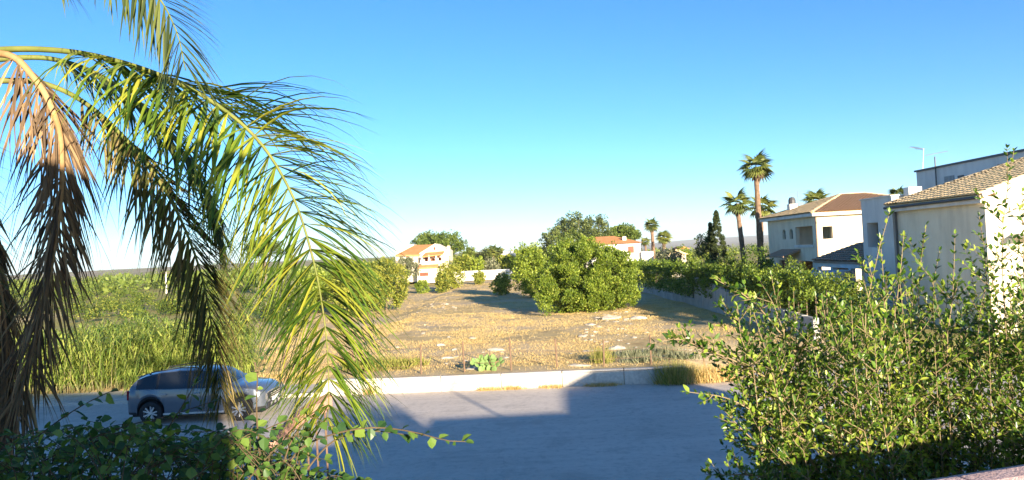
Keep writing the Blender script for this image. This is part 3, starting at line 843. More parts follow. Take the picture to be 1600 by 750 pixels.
g.add([lpt(654, 418, -2.6), lpt(686, 416, -2.6), lpt(687, 412, -1.75), lpt(657, 414, -1.75)]+[(q[0],q[1],q[2]-.18) for q in (lpt(654,418,-2.6),lpt(686,416,-2.6),lpt(687,412,-1.75),lpt(657,414,-1.75))], [(0,1,2,3),(7,6,5,4),(0,4,5,1),(1,5,6,2),(3,7,4,0)]); g.build('porch_roof', MT['tile_red'], hl)
lbox(G(), 661, 407.5, 700, 413.5, -1.7, -1.5).build('balcony_parapet', MT['cream'], hl)
lbox(G(), 661, 413.6, 700, 415, -1.7, -.01).build('balcony_floor', MT['cream'], hl)
for px in (660, 671, 682, 692):
    lbox(G(), px, 398.5, px+2.2, 407.4, -1.65, -1.4).build('pillar', MT['cream'], hl)
for (a_, b_, c_, d_) in ((664,402,670,412),(673,404,681,411),(686,402,690,411),(659,425,672,430.5)):
    w = lbox(G(), a_, b_, c_, d_, -.06, -.005).build('shutter', MT['shutter'], hl)
    lbox(G(), a_-.6, d_+.02, c_+.6, d_+.7, -.14, -.004).build('sill', MT['white'], w)
lbox(G(), 677.5, 386, 680.5, 390.5, -.05, -.004).build('attic_vent', MT['shutter'], hl)
lbox(G(), 655, 419, 701, 441, -2.4, -.5).build('ground_floor', MT['cream'], hl)
lbox(G(), 659, 425, 672, 430.5, -2.45, -2.405).build('shutter', MT['shutter'], hl)
lbox(G(), 698.5, 384, 702.5, 400, .3, 2.0).build('corner_pier', MT['cream'], hl)
gw = empty('boundary_wall', (-6, 100, .5), 'white garden boundary wall beside the orange roofed villa', 'wall')
for k in range(8):
    a_ = 703 + k*11.7; x0, x1, z0, z1 = rect(a_, 424.5 - k*.55, a_+11.4, 441 - k*.6, 106)
    g = G(); g.box(x0, 106, z0-.5, x1, 106.3, z1); g.build('wall_section', MT['white'], gw)
sh = empty('white_outbuilding', (0, 120, .5), 'small white outbuilding with roof pole among far trees', 'outbuilding')
x0, x1, z0, z1 = rect(783, 396, 806, 410, 125); g = G(); g.box(x0, 125, z0-2.5, x1, 130, z1); g.build('wall', MT['white'], sh)
x0, x1, z0, z1 = rect(786, 392.5, 801, 396, 125); g = G(); g.box(x0, 125.4, z0-.02, x1, 129, z1); g.build('roof_room', MT['white'], sh)
q = at(801, 378, 126); g = G(); g.tube([(q.x,126,z0-.5),(q.x,126,q.z)], .07, 6); g.build('pole', MT['white'], sh)
q = at(742, 412, 118); gs = empty('garden_shed', (q.x, 118, .5), 'small orange roofed shed in front of far palms', 'shed')
x0, x1, z0, z1 = rect(733, 413, 751, 423, 118); g = G(); g.box(x0, 118, z0-2, x1, 121, z1); g.build('wall', MT['cream'], gs)
g = G(); g.prism([(x0-.3,z1),(x1+.3,z1),((x0+x1)/2,z1+.8)], 117.7, 121.3); g.build('roof', MT['tile_red'], gs)
# low far buildings right of the palms
for i, (a_, b_, c_, d_, Y_, lab, mt) in enumerate(((1042, 398, 1072, 412, 84, 'pale low house roof showing between olive tree and fig hedge', 'cream'), (1060, 389, 1076, 397, 160, 'small far house with pinkish roof on the plain', 'white'))):
    x0, x1, z0, z1 = rect(a_, b_, c_, d_, Y_); e_ = empty('far_house', (x0, Y_, .3), lab, 'house')
    g = G(); g.box(x0, Y_, z0-3, x1, Y_+6, z1); g.build('wall', MT[mt], e_)
    g = G(); g.prism([(x0-.3,z1),(x1+.3,z1),((x0+x1)/2,z1+.6)], Y_-.2, Y_+6.2); g.build('roof', MT['tile_red' if i else 'tile'], e_)

# ---- utility pole in the left fields
q0 = at(260, 456, 130); q1 = at(260, 427, 130)
up = empty('utility_pole', (q0.x, 130, .5), 'thin pale utility pole standing in the green fields', 'pole')
g = G(); g.tube([(q0.x,130,-.2),(q1.x-.1,130,q1.z+.3)], [.16,.11], 8); g.build('pole_shaft', MT['white'], up)
g = G(); g.bar((q1.x-.9,130,q1.z+.05),(q1.x+.7,130,q1.z+.05), .1, .1); g.build('crossarm', MT['iron'], up)
# ---- green recycling container at the left edge
q = at(-18, 560, 28.2)
gc = empty('recycling_container', (q.x, 28.2, .14), 'dark green recycling container half hidden behind the dead frond', 'container')
mg = M('green_plastic', (.015,.10,.04), (.02,.14,.055), 5, .45)
g = G(); g.prism([(-.75,.15),(.75,.15),(.85,1.5),(-.85,1.5)], -.55, .55); o = g.build('bin_body', mg, gc, local=True, bevel=.04)
g = G(); g.prism([(-.9,1.505),(.9,1.505),(.62,1.85),(-.62,1.85)], -.62, .62); g.build('bin_lid', mg, gc, local=True, bevel=.04)
g = G(); g.box(-.5,-.3,1.85,.42,.3,2.2); g.build('hopper', mg, gc, local=True, bevel=.04)
for sx in (-.6,.6):
    g = G(); g.box(sx-.08,-.5,0,sx+.08,.5,.15); g.build('foot', MT['darkmetal'], gc, local=True)

# ---- concrete wall along the right side of the lot
def wx(y): return 11.35 - (y-31)*.03
cw = empty('concrete_wall', (11, 38, .5), 'grey board-marked concrete wall along the shaded right side of the lot', 'wall')
y = 28.5; k = 0
while y < 45.0:
    y1 = min(y + .94, 45.0)
    zt = np.interp(y, [28, 34, 37.5, 41, 45.1], [1.35, 1.45, 1.75, 2.1, 2.36])
    g = G(); g.box(-.12 + random.uniform(-.012,.012), .004, -.6, .12, y1-y-.008, zt); 
    o = g.build('wall_panel', MT['concrete'], cw, local=True, bevel=.008)
    o.location = (wx(y)-11, y-38, -.5 + random.uniform(-.02,.02)); o.rotation_euler = (0, random.uniform(-.008,.008), .03)
    y = y1
while y < 66:
    y1 = y + 2.4
    g = G(); g.box(-.1, .005, -.6, .14, 2.385, 1.02); o = g.build('low_wall_section', MT['concrete'], cw, local=True, bevel=.008)
    o.location = (wx(y)-11 + .03, y-38, -.5 + random.uniform(-.03,.03)); o.rotation_euler = (0,0,.03)
    y = y1

# ---- own house behind the viewpoint (casts the street shadow) and terrace parapet
oh = empty('cream_house', (0, -6, 0), 'cream house with terrace behind the viewpoint', 'house')
HL_E, HR1_E, HR2_E = 6.52, 5.0, 6.2
g = G(); g.box(-13, -9, 0, .7, -1.6, HL_E-.2); g.build('left_block', MT['cream'], oh)
g = G(); g.add([(-13.5,-9.5,HL_E-.2),(.8,-9.5,HL_E-.2),(.8,-1.2,HL_E-.2),(-13.5,-1.2,HL_E-.2),(-9,-5.3,HL_E+1.2),(-4,-5.3,HL_E+1.2)],[(0,1,2,3),(0,4,5,1),(1,5,2),(2,5,4,3),(3,4,0)]); g.build('left_roof', MT['tile_red'], oh)
g = G(); g.box(6.3, -9, 0, 9.95, -1.2, HR1_E); g.build('middle_block', MT['cream'], oh)
g = G(); g.prism([(9.95,0),(15.5,0),(15.5,6.3),(12.6,6.3),(9.95,4.98)], -9.2, -1.0); g.build('right_gable', MT['cream'], oh)
g = G(); g.tube([(8.3,-1.5,HR1_E),(8.3,-1.5,HR1_E+1.3)], .05, 6); g.build('vent_pipe', MT['galv'], oh)
g = G(); g.box(.71, -9, 0, 6.29, -6.2, 3.2); g.build('link_block', MT['cream'], oh)
pd = Vector((.45, .12, 0)).normalized()
p_c = Vector((1.82, 3.06, 0))
tr_ = empty('terrace', (0, 0, 2.8), 'terrace with pinkish cement coping along its parapet at lower right', 'terrace')
def tp_(s, o, z):
    q = p_c + pd*s + Vector((-pd.y, pd.x, 0))*o; return (q.x, q.y, z)
g = G(); g.add([tp_(-5.5,-.16,0), tp_(2.6,-.16,0), tp_(2.6,.0,0), tp_(-5.5,.0,0), tp_(-5.5,-.16,3.36), tp_(2.6,-.16,3.36), tp_(2.6,.0,3.36), tp_(-5.5,.0,3.36)], [(3,2,1,0),(4,5,6,7),(0,1,5,4),(1,2,6,5),(2,3,7,6),(3,0,4,7)])
g.build('parapet', MT['cream'], tr_)
# rounded coping, cast in lengths
prof = [(-.24,3.362),(.06,3.362),(.065,3.43),(.03,3.485),(-.05,3.51),(-.14,3.51),(-.22,3.485),(-.245,3.43)]
for k in range(6):
    s0, s1 = -5.5 + k*1.35, -5.5 + (k+1)*1.35 - .006
    n_ = len(prof)
    v = [tp_(s0, o_, z_) for o_, z_ in prof] + [tp_(s1, o_, z_) for o_, z_ in prof]
    f = [tuple(range(n_)), tuple(range(2*n_-1, n_-1, -1))] + [(i, n_+i, n_+(i+1)%n_, (i+1)%n_) for i in range(n_)]
    g = G(); g.add(v, f); g.build('coping', MT['pinkcop'], tr_, bevel=.01)
g = G(); q0, q1 = tp_(-5.5,-.17,2.5), tp_(2.6,-.17,2.5)
g.add([(-3.4,-1.58,2.5),(4.2,-1.58,2.5),q1,q0,(-3.4,-1.58,2.65),(4.2,-1.58,2.65),(q1[0],q1[1],2.65),(q0[0],q0[1],2.65)],[(3,2,1,0),(4,5,6,7),(0,1,5,4),(1,2,6,5),(2,3,7,6),(3,0,4,7)]); g.build('terrace_floor', MT['terracotta'], tr_)

# ---- garden gate with a swept reddish-brown top rail
k_ = 8.6
gate = empty('garden_gate', (-3, k_, 0), 'garden gate with swept reddish brown top rail behind the palm frond tip', 'gate')
pts_sw = []
for px, py in ((412, 700), (425, 688), (436, 676), (450, 663), (463, 651), (478, 640), (494, 631), (512, 624)):
    q = at(px, py, k_); pts_sw.append((q.x, q.z))
g = G()
for (a, b), (c, d) in zip(pts_sw[:-1], pts_sw[1:]):
    g.add([(a,k_-.08,b-.13),(c,k_-.08,d-.13),(c,k_+.20,d-.13),(a,k_+.20,b-.13),(a,k_-.08,b),(c,k_-.08,d),(c,k_+.06,d+.06),(a,k_+.06,b+.06),(c,k_+.20,d),(a,k_+.20,b)],
          [(3,2,1,0),(0,1,5,4),(4,5,6,7),(7,6,8,9),(9,8,2,3)])
g.build('top_rail', MT['terracotta'], gate)
for k in range(7):
    s_ = (k+.5)/7; xq = pts_sw[0][0] + (pts_sw[-1][0]-pts_sw[0][0])*s_; zq = float(np.interp(xq, [p[0] for p in pts_sw], [p[1] for p in pts_sw]))
    g = G(); g.tube([(xq,k_+.06,.15),(xq,k_+.06,zq-.13)], .012, 6); g.build('bar', MT['iron'], gate)
g = G(); g.bar((pts_sw[0][0],k_+.06,.2),(pts_sw[-1][0],k_+.06,.2), .05, .05); g.build('bottom_rail', MT['iron'], gate)
# ================================================================== TREES AND HEDGES
def tree(name, label, cat, px, Y, top, half_w, crown_h, kind, nb=40, br=None, per=120, size=None, trunk_r=.14, group=None, base_z=None, low=-.5, depth=None, flat=1.0, fill=.35, dense=1.0, full=None):
    q = at(px, 400, Y); x = q.x
    z0 = LOTZ(x, Y) if base_z is None else base_z
    zt = at(px, top, Y).z
    t = empty(name, (x, Y, z0), label, cat, group)
    br = br or half_w*.30
    if full is None: full = cat in ('bush','shrub') or name == 'round_tree'
    if full: crown_h = zt - z0 + .25; low = -.95; nb = int(nb*1.25)
    cz = zt - crown_h/2
    blobs = dome_blobs((x, Y, cz), (half_w-br*.6, (depth or half_w)-br*.6, crown_h/2-br*.5), nb, br, low, fill)
    sz = size or max(.1, Y*.0035)
    ends = [tuple(b[0]) for b in blobs[:7]]
    trunk_mesh((x, Y, z0), (x + RNG.uniform(-.1,.1), Y, max(z0+.3, cz - crown_h*.12)), trunk_r, [] if full else ends, MT['bark'], t)
    crown_obj('crown', blob_leaves(blobs, int(per*dense), sz, .5, .45, flat), LM[kind], t)
    return t
# the big dome in the middle of the lot
x = at(919, 480, 46.6).x
bt = empty('evergreen_tree', (x, 46.6, .55), 'broad dome-shaped evergreen tree in the middle of the dry lot', 'tree')
bl = dome_blobs((x, 46.6, 2.35), (2.98, 2.65, 2.42), 150, .58, -.95, .2)
bl += [(np.array((x + RNG.uniform(-2.9,2.9), 46.6 + RNG.uniform(-2.6,-.5), RNG.uniform(.9,1.7))), RNG.uniform(.45,.7)) for _ in range(16)]
trunk_mesh((x,46.6,.55), (x,46.6,1.9), .28, [], MT['bark'], bt)
crown_obj('crown', blob_leaves(bl, 560, .12, .5, .8, sub=6), LM['carob'], bt)

tree('round_tree', 'medium round evergreen tree just left of the big dome tree', 'tree', 828, 61, 383, 1.7, 4.6, 'carob', 60, .55, 150, .17)
tree('lot_bush', 'rounded bush alone at the back of the lot casting shadow', 'bush', 781, 66, 426, 1.05, 2.1, 'carob', 22, .36, 130, .16, .06)
tree('lot_bush', 'bright green twin bush in front of the orange roofed villa', 'bush', 701, 86, 410, 1.75, 3.2, 'bright', 34, .5, 130, .2, .08)
tree('lot_bush', 'low bright bush left of the twin bush below the villa', 'bush', 690, 83, 423, 1.0, 1.9, 'bright', 20, .38, 120, .2, .06)
tree('lot_bush', 'small narrow bush before the white boundary wall', 'bush', 747, 92, 424, .8, 1.9, 'bright', 16, .35, 110, .2, .06)
tree('lot_bush', 'tiny low bush at the edge of the lot below the villa', 'bush', 657, 84, 436, .85, 1.2, 'carob', 14, .3, 110, .18, .05)
tree('olive_tree', 'grey green olive tree left of the villa', 'tree', 634, 92, 399, 1.75, 3.8, 'olive', 36, .45, 130, .2, .1)
tree('lot_shrub', 'large yellow green shrub at the left edge of the lot beside the palm frond', 'shrub', 600, 60, 402, 2.1, 4.2, 'bright', 55, .55, 140, .18, .08)
tree('lot_shrub', 'yellow green shrub half hidden behind the main palm frond', 'shrub', 548, 56, 414, 2.0, 3.9, 'bright', 50, .55, 130, .18, .08)
tree('lot_shrub', 'dark green shrub behind the palm frond left of the lot', 'shrub', 492, 62, 420, 2.4, 3.6, 'carob', 50, .6, 120, .18, .08)
tree('lot_shrub', 'olive coloured shrub between the two hanging fronds', 'shrub', 430, 58, 430, 2.0, 3.2, 'olive', 44, .55, 120, .18, .08)
tree('stone_pine', 'round headed pine showing between the green palm leaflets', 'tree', 412, 92, 368, 2.6, 3.6, 'pine', 44, .6, 130, .2, .16)
tree('stone_pine', 'wide umbrella pine behind the orange roofed villa', 'tree', 686, 136, 364.5, 5.4, 6.2, 'pine', 70, 1.1, 170, .34, .3, low=-.15)
tree('stone_pine', 'small dark pine crown at the left of the umbrella pine', 'tree', 667, 150, 365, 1.8, 2.4, 'pine', 20, .6, 120, .34, .2)
tree('stone_pine', 'flat topped pine behind the white bungalow', 'tree', 975, 112, 353, 2.7, 3.3, 'pine', 50, .6, 160, .3, .2, low=-.2)
tree('conifer_tree', 'broad airy dark tree behind the dome tree, left one of two', 'tree', 896, 104, 333, 3.0, 5.6, 'conifer', 46, .75, 130, .26, .2, low=-.6, fill=.2)
tree('conifer_tree', 'broad airy dark tree behind the dome tree, right one of two', 'tree', 934, 108, 336, 2.7, 5.2, 'conifer', 40, .72, 130, .26, .2, low=-.6, fill=.2)
tree('round_tree', 'lower dark tree beside the two layered conifers', 'tree', 868, 98, 352, 2.2, 4.5, 'conifer', 40, .6, 120, .28, .15)
tree('round_tree', 'green rounded tree at the feet of the layered conifers', 'tree', 890, 90, 357, 2.2, 4.0, 'pine', 40, .6, 120, .26, .15)
far = [(736, 388, 1.9, 'pine', 'small round tree right of the umbrella pine on the skyline'), (752, 392, 1.7, 'olive', 'grey green tree between umbrella pine and far palms'),
       (765, 386, 1.8, 'conifer', 'dark tree just left of the far palms'), (812, 387, 2.3, 'carob', 'tree on the skyline right of the white outbuilding'),
       (830, 384, 2.4, 'pine', 'round tree on the skyline left of the conifers'), (845, 390, 2.0, 'carob', 'low tree on the skyline touching the conifers'),
       (793, 398, 1.7, 'bright', 'light green tree below the white outbuilding'), (722, 398, 1.6, 'bright', 'bright small tree at the right foot of the umbrella pine'),
       (768, 404, 1.8, 'olive', 'pale shrub in front of the far palms'), (745, 402, 1.7, 'carob', 'shrub behind the little orange shed')]
for px, tp, hw, kd, lab in far:
    tree('far_tree', lab, 'tree', px, 148 if tp < 396 else 112, tp, hw, hw*1.9, kd, 20, hw*.34, 90, .36, .15, 'trees on the skyline behind the lot')
tree('olive_tree', 'silvery olive tree right of the white bungalow', 'tree', 1044, 73, 388, 1.7, 3.0, 'olive', 40, .42, 140, .17, .12)
tree('far_tree', 'dark bushy tree between the far palms and the olive', 'tree', 1066, 88, 386, 1.5, 2.6, 'carob', 20, .45, 110, .2, .12, 'trees on the skyline behind the lot')
tree('far_tree', 'dark round tree leaning against the cypress', 'tree', 1103, 60, 364, .95, 2.9, 'conifer', 24, .36, 130, .15, .1, 'trees on the skyline behind the lot')
# cypresses
def cypress(label, px, Y, top, w, z0=.5):
    q = at(px, 390, Y); x = q.x; zt = at(px, top, Y).z; t = empty('cypress_tree', (x, Y, z0), label, 'tree')
    bl = []
    for k in range(150):
        f = RNG.random()**.8; z = z0 + .5 + f*(zt-z0-.5); rr = w*min(1, (1-f)*1.9+.07)*min(1, .55+f*2)
        a = RNG.uniform(0, 6.28)
        bl.append((np.array((x+math.cos(a)*rr*.75, Y+math.sin(a)*rr*.75, z)), .19*(.45+.6*(1-f))))
    trunk_mesh((x,Y,z0), (x,Y,z0+3.0), .12, [], MT['bark'], t)
    V = blob_leaves(bl, 90, .12, .35, 1.6, sub=0)
    crown_obj('crown', V, LM['cypress'], t)
cypress('tall dark cypress in front of the fan palms', 1122, 58, 331, .68)
cypress('slimmer dark cypress just left of the tall one', 1112, 59, 350, .42)

# ---- fan palms
def fan_mesh(m, n=13, r=1.0):
    v = [(0,0,0)]; f = []
    for k in range(n):
        a0 = -1.9 + 3.8*k/n; a1 = -1.9 + 3.8*(k+1)/n; am = (a0+a1)/2
        rl = r*(1 - .28*abs(am/1.9)**2)
        i = len(v)
        v += [(math.cos(a0)*rl*.55, math.sin(a0)*rl*.55, -.05*rl), (math.cos(am)*rl, math.sin(am)*rl, -.30*rl), (math.cos(a1)*rl*.55, math.sin(a1)*rl*.55, -.05*rl), (math.cos(am)*rl*.5, math.sin(am)*rl*.5, .03)]
        f += [(0, i, i+3), (0, i+3, i+2), (i, i+1, i+3), (i+3, i+1, i+2)]
    me = bpy.data.meshes.new('fan'); me.from_pydata([(p[0]+.55, p[1], p[2]) for p in v] + [(0,.02,0),(.57,.015,0),(.57,-.015,0),(0,-.02,0)], [], f + [(len(v),len(v)+1,len(v)+2,len(v)+3)])
    me.materials.append(m)
    return me
FAN = fan_mesh(LM['fan'])
FAN_DEAD = fan_mesh(LM['dead'], 9)
def fan_palm(label, px0, py0, px1, base_py, Y, rad, nf=26, trunk_r=.2, dead=6, group='fan palms'):
    c = at(px0, py0, Y); b = at(px1, base_py, Y)
    z0 = -.5
    slope = (c.x-b.x)/(c.z-b.z)
    bx = b.x - (b.z-z0)*slope*.6
    t = empty('fan_palm', (bx, Y, z0), label, 'palm', group)
    g = G(); n = 16; pts = []; rs = []
    for k in range(n+1):
        s = k/n; z = z0 + (c.z-z0)*s
        xx = bx + (c.x-bx)*(s*.7+s*s*.3)
        pts.append((xx, Y, z)); rs.append(trunk_r*(1.25-.45*s)*(1.0 if k % 2 else 1.1))
    g.tube(pts, rs, 9); g.build('trunk', MT['palmbark'], t)
    for k in range(nf + dead):
        dd = k >= nf
        a = k*2.39996; el = math.asin(max(-.95, 1 - 1.75*(k+.5)/nf)) if not dd else -1.15 + RNG.uniform(-.15,.1)
        o = link('frond', FAN_DEAD if dd else FAN, t)
        s = rad*RNG.uniform(.55,.68)*(0.75 if dd else 1)
        o.matrix_local = Matrix.Translation((c.x-bx, 0, c.z-z0)) @ Matrix.Rotation(a + RNG.uniform(-.2,.2), 4, 'Z') @ Matrix.Rotation(-el, 4, 'Y') @ Matrix.Rotation(RNG.uniform(-.3,.3), 4, 'X') @ Matrix.Diagonal((s,s,s,1))
    return t
fan_palm('tallest fan palm with bare trunk left of the hipped roof house', 1181, 261, 1188, 385, 62, 1.75, 18, .23, 7)
fan_palm('leaning fan palm left of the tallest palm behind the cypress', 1151, 318, 1161, 390, 62, 1.6, 17, .2, 3)
fan_palm('shorter fan palm standing just behind the tallest palm', 1190, 324, 1189, 390, 66, 1.65, 17, .2, 3)
fan_palm('far fan palm right of the white bungalow, tallest of three', 1018, 352, 1021, 392, 96, 1.3, 22, .22, 8)
fan_palm('bushy far fan palm right of the white bungalow, shorter and rightmost', 1037, 371, 1038, 392, 92, 1.25, 24, .22, 8)
fan_palm('small dark far palm just behind the white bungalow roof', 1008, 378, 1009, 392, 125, 1.1, 20, .18, 0)
fan_palm('palm crown peeping over the roof of the hipped roof house', 1276, 315, 1277, 380, 78, 1.7, 24, .22, 0)
fan_palm('palm crown peeping over the flat grey wing', 1404, 304, 1404, 380, 62, 1.0, 20, .2, 0)
fan_palm('small far palm behind the orange shed', 778, 396, 778, 412, 128, 1.6, 22, .2, 6)
fan_palm('small far palm left of the white outbuilding', 771, 391, 771, 412, 140, 1.4, 20, .2, 4)

# ---- hedges along the wall
def hedge(label, y0, y1, x_of, w, z0, z1, kind, nb, br, per, size, name='hedge'):
    ym = (y0+y1)/2
    t = empty(name, (x_of(ym), ym, z0), label, 'hedge')
    bl = []
    for k in range(nb):
        y = RNG.uniform(y0, y1); s = RNG.random()
        zt = z1 + .22*mnoise.noise(Vector((y*.6, 3.3, z1)))
        if s < .5: p = (x_of(y) - w/2 + RNG.uniform(0,.2), y, RNG.uniform(z0, zt))
        elif s < .9: p = (x_of(y) + RNG.uniform(-w/2, w/2), y, zt + RNG.uniform(-.2,.05))
        else: p = (x_of(y) + w/2, y, RNG.uniform(z0, zt))
        bl.append((np.array(p), br*RNG.uniform(.7,1.3)))
    crown_obj('foliage', blob_leaves(bl, per, size, .55, .35), LM[kind], t)
    g = G()
    for k in range(int((y1-y0)/.9)+1):
        y = y0 + .3 + k*.9; g.tube([(x_of(y), y, .3), (x_of(y)+RNG.uniform(-.1,.1), y, z1-.4)], [.04,.02], 5)
    g.build('stems', MT['bark'], t)
hedge('dense clipped hedge overhanging the low end of the concrete wall', 45.3, 67, lambda y: wx(y)+.45, 1.3, 1.15, 2.8, 'hedge', 210, .36, 80, .14)
hedge('trailing hedge on top of the tall concrete wall panels, unseen near end added for shade', 28.5, 45.2, lambda y: wx(y)+.55, 1.0, 1.75, 2.75, 'hedge', 160, .32, 90, .12)  # hidden near stretch added to lengthen the shade on the lot
# ivy hanging over the end of the tall panels
iv = empty('ivy', (11.1, 43.5, 2.2), 'ivy trailing down the corner of the concrete wall', 'ivy')
bl = [(np.array((wx(y)-.16, y, np.interp(y,[41,45.1],[2.1,2.3]) - RNG.random()**2*.75)), .13) for y in RNG.uniform(41.2, 45.2, 60)]
crown_obj('foliage', blob_leaves(bl, 40, .09, .7, -.3, sub=0), LM['hedge'], iv)
shr = [(1098, 48, 397, 1.3, 2.8, 'fig', 'broad leaved fig shrub behind the concrete wall below the cypress'), (1140, 43.5, 391, 1.4, 3.0, 'fig', 'broad leaved shrub behind the wall below the leaning palm'),
       (1185, 39, 384, 1.35, 3.0, 'hedge', 'dense dark shrub behind the wall below the tallest palm'), (1228, 35, 402, 1.2, 2.6, 'fig', 'light green shrub below the canopy of the hipped roof house'),
       (1268, 34, 425, 1.2, 2.2, 'hedge', 'low shrub below the porch roof'), (1320, 32, 428, 1.4, 2.2, 'fig', 'low shrub in front of the porch columns'),
       (1165, 39.5, 412, 1.2, 2.4, 'fig', 'leafy shrub hanging over the near wall panels')]
for px, Y, tp, hw, ch, kd, lab in shr:
    tree('garden_shrub', lab, 'shrub', px, Y, tp, hw, ch, kd, 40, .38, 110, .13, .07, 'shrubs behind the concrete wall', base_z=.2)
lawn = G(); lawn.add([(11.8,27,.30),(17.4,27,.30),(17.4,50,.45),(11.8,50,.45)], [(0,1,2,3)])

# ---- reeds on the left
def reeds(n, x0, x1, y0, y1, h0, h1):
    SV, SF, SR = [], [], []; 
    P0 = np.stack([RNG.uniform(x0, x1, n), RNG.uniform(y0, y1, n)], 1)
    P0 = P0[P0[:,0] < -P0[:,1]*.362 + RNG.normal(size=n)*.25]; n = len(P0)
    H = RNG.uniform(h0, h1, n)*(1 + .55*vnoise(P0[:,0], P0[:,1], 2.0, 2.0))
    Z = lot_height(P0[:,0], P0[:,1])
    lean = RNG.normal(size=(n,2))*.13
    # stalks: three-sided tapering
    T = np.array([(0,-.5,-.3),(0,.5,-.3),(0,0,.6),(1,-.1,-.1),(1,.1,-.1),(1,0,.1)], np.float32); TF = [(0,1,4,3),(1,2,5,4),(2,0,3,5)]
    D = np.stack([lean[:,0], lean[:,1], np.ones(n)], 1)
    st = leaf_cloud(np.stack([P0[:,0], P0[:,1], Z-.05], 1), D*1.0, RNG.normal(size=(n,3)), H, .026, T, TF)
    # leaves: long arching blades
    per = 18
    i = np.repeat(np.arange(n), per); s = RNG.uniform(.15, 1.0, len(i))
    B = np.stack([P0[i,0] + lean[i,0]*H[i]*s, P0[i,1] + lean[i,1]*H[i]*s, Z[i] + H[i]*s], 1)
    a = RNG.uniform(0, 6.283, len(i)); out = np.stack([np.cos(a), np.sin(a), np.zeros(len(i))], 1)
    L = RNG.uniform(.5, 1.1, len(i)); W = RNG.uniform(.03, .065, len(i)); up = RNG.uniform(.8, 1.6, len(i))
    side = np.cross(out, np.array([0,0,1.0]))
    rows = []
    for t in (0, .3, .62, 1.0):
        c = B + out*(L*t*(.75))[:,None] + np.array([0,0,1.0])*(L*(up*t*.8 - 1.15*t*t))[:,None]
        w = W*(1-t**1.6)*.5 + .001
        rows.append((c - side*w[:,None], c + side*w[:,None]))
    m_ = len(i)
    V = np.stack([r for pr in rows for r in pr], 1).reshape(-1, 3)
    Fq = np.array([(0,1,3,2),(2,3,5,4),(4,5,7,6)])
    F = (Fq[None] + (np.arange(m_)*8)[:,None,None]).reshape(-1,4)
    return st, (V, F, np.repeat(RNG.random(m_), 8))
st1, lf1 = reeds(1400, -20.5, -9.6, 27.3, 32.0, 1.55, 2.2)
st2, lf2 = reeds(60, -14, -9.6, 26.9, 27.6, .7, 1.2)
rd = empty('giant_reed', (-14, 30, .2), 'tall stand of giant reed behind the pavement on the left', 'reed')
crown_obj('reed_stalks', cat_data([st1, st2]), LM['reeddry'], rd, 'stuff')
crown_obj('reed_leaves', cat_data([lf1, lf2]), LM['reed'], rd, 'stuff')
# scrub of the left fields: one mass
bl = []
for k in range(900):
    Y = 36 + RNG.random()**1.5*330
    xx = -Y*RNG.uniform(.20, .80) - 3
    if Y < 75 and xx > -13 - (Y-27)*.06: continue
    if mnoise.noise(Vector((xx/16, Y/16, 4.4))) + RNG.normal()*.12 < (.22 if Y < 140 else .05): continue
    r = RNG.uniform(.6, 1.9)*(1 + Y/260)
    z = LOTZ(xx, Y)
    for _ in range(3): bl.append((np.array((xx+RNG.normal()*r*.6, Y+RNG.normal()*r*.5, z + r*RNG.uniform(.15,.6))), r*.55))
sc_ = crown_obj('scrub', blob_leaves(bl, 110, .2, .5, .4, sub=3), LM['scrub'], None)
tag(sc_, 'yellow green scrub spreading over the fields on the left', 'scrub', kind='stuff')
bl = []
for k in range(560):
    Y = 170 + RNG.random()*900 if k < 420 else 120 + RNG.random()*150
    xx = Y*RNG.uniform(-.72, .75 if k < 420 else -.2); r = RNG.uniform(1.2, 2.6)*(1+Y/900)
    z = LOTZ(xx, Y) + float(far_height(np.array([xx]), np.array([float(Y)]))[0])
    for _ in range(2): bl.append((np.array((xx+RNG.normal()*r*.8, Y, z + r*.4)), r*.7))
w_ = crown_obj('far_trees', blob_leaves(bl, 40, .9, .6, .3, sub=0), LM['pine'], None)
tag(w_, 'scattered far trees and hedgerows merging across the plain', 'trees', kind='stuff')
# dry and green low weeds in the lot
q = gz(596, 580, .45)
wd = empty('weed_patch', (q.x, q.y, .45), 'low bright green weed patch behind the retaining wall', 'weeds')
Pw = np.stack([q.x + RNG.normal(size=160)*.62, q.y + .35 + RNG.normal(size=160)*.3], 1)
n_ = len(Pw)*14; Q = np.repeat(Pw, 14, axis=0) + RNG.normal(size=(n_,2))*.06
V = leaf_cloud(np.stack([Q[:,0], Q[:,1], lot_z(Q)-.02], 1), np.stack([RNG.normal(size=n_)*.5, RNG.normal(size=n_)*.5, np.ones(n_)],1), RNG.normal(size=(n_,3)), RNG.uniform(.15,.5,n_), .035)
crown_obj('weed_leaves', V, LM['weed'], wd)
def clump(name, label, cat, x, y, z, sx, sy, n, h, m, w=.016):
    t = empty(name, (x, y, z), label, cat)
    Pq = np.stack([x + RNG.normal(size=n)*sx, y + RNG.normal(size=n)*sy], 1)
    V = leaf_cloud(np.stack([Pq[:,0], Pq[:,1], np.full(n, z-.02)], 1), np.stack([RNG.normal(size=n)*.35 + (Pq[:,0]-x)*.25, RNG.normal(size=n)*.35, np.ones(n)],1), RNG.normal(size=(n,3)), h*RNG.uniform(.4,1.15,n), w, np.array([(0,-.5,0),(0,.5,0),(.6,.3,.02),(.6,-.3,.02),(1,0,.06)], np.float32), [(0,1,2),(0,2,3),(3,2,4)])
    crown_obj('blades', V, m, t, 'stuff')
    return t
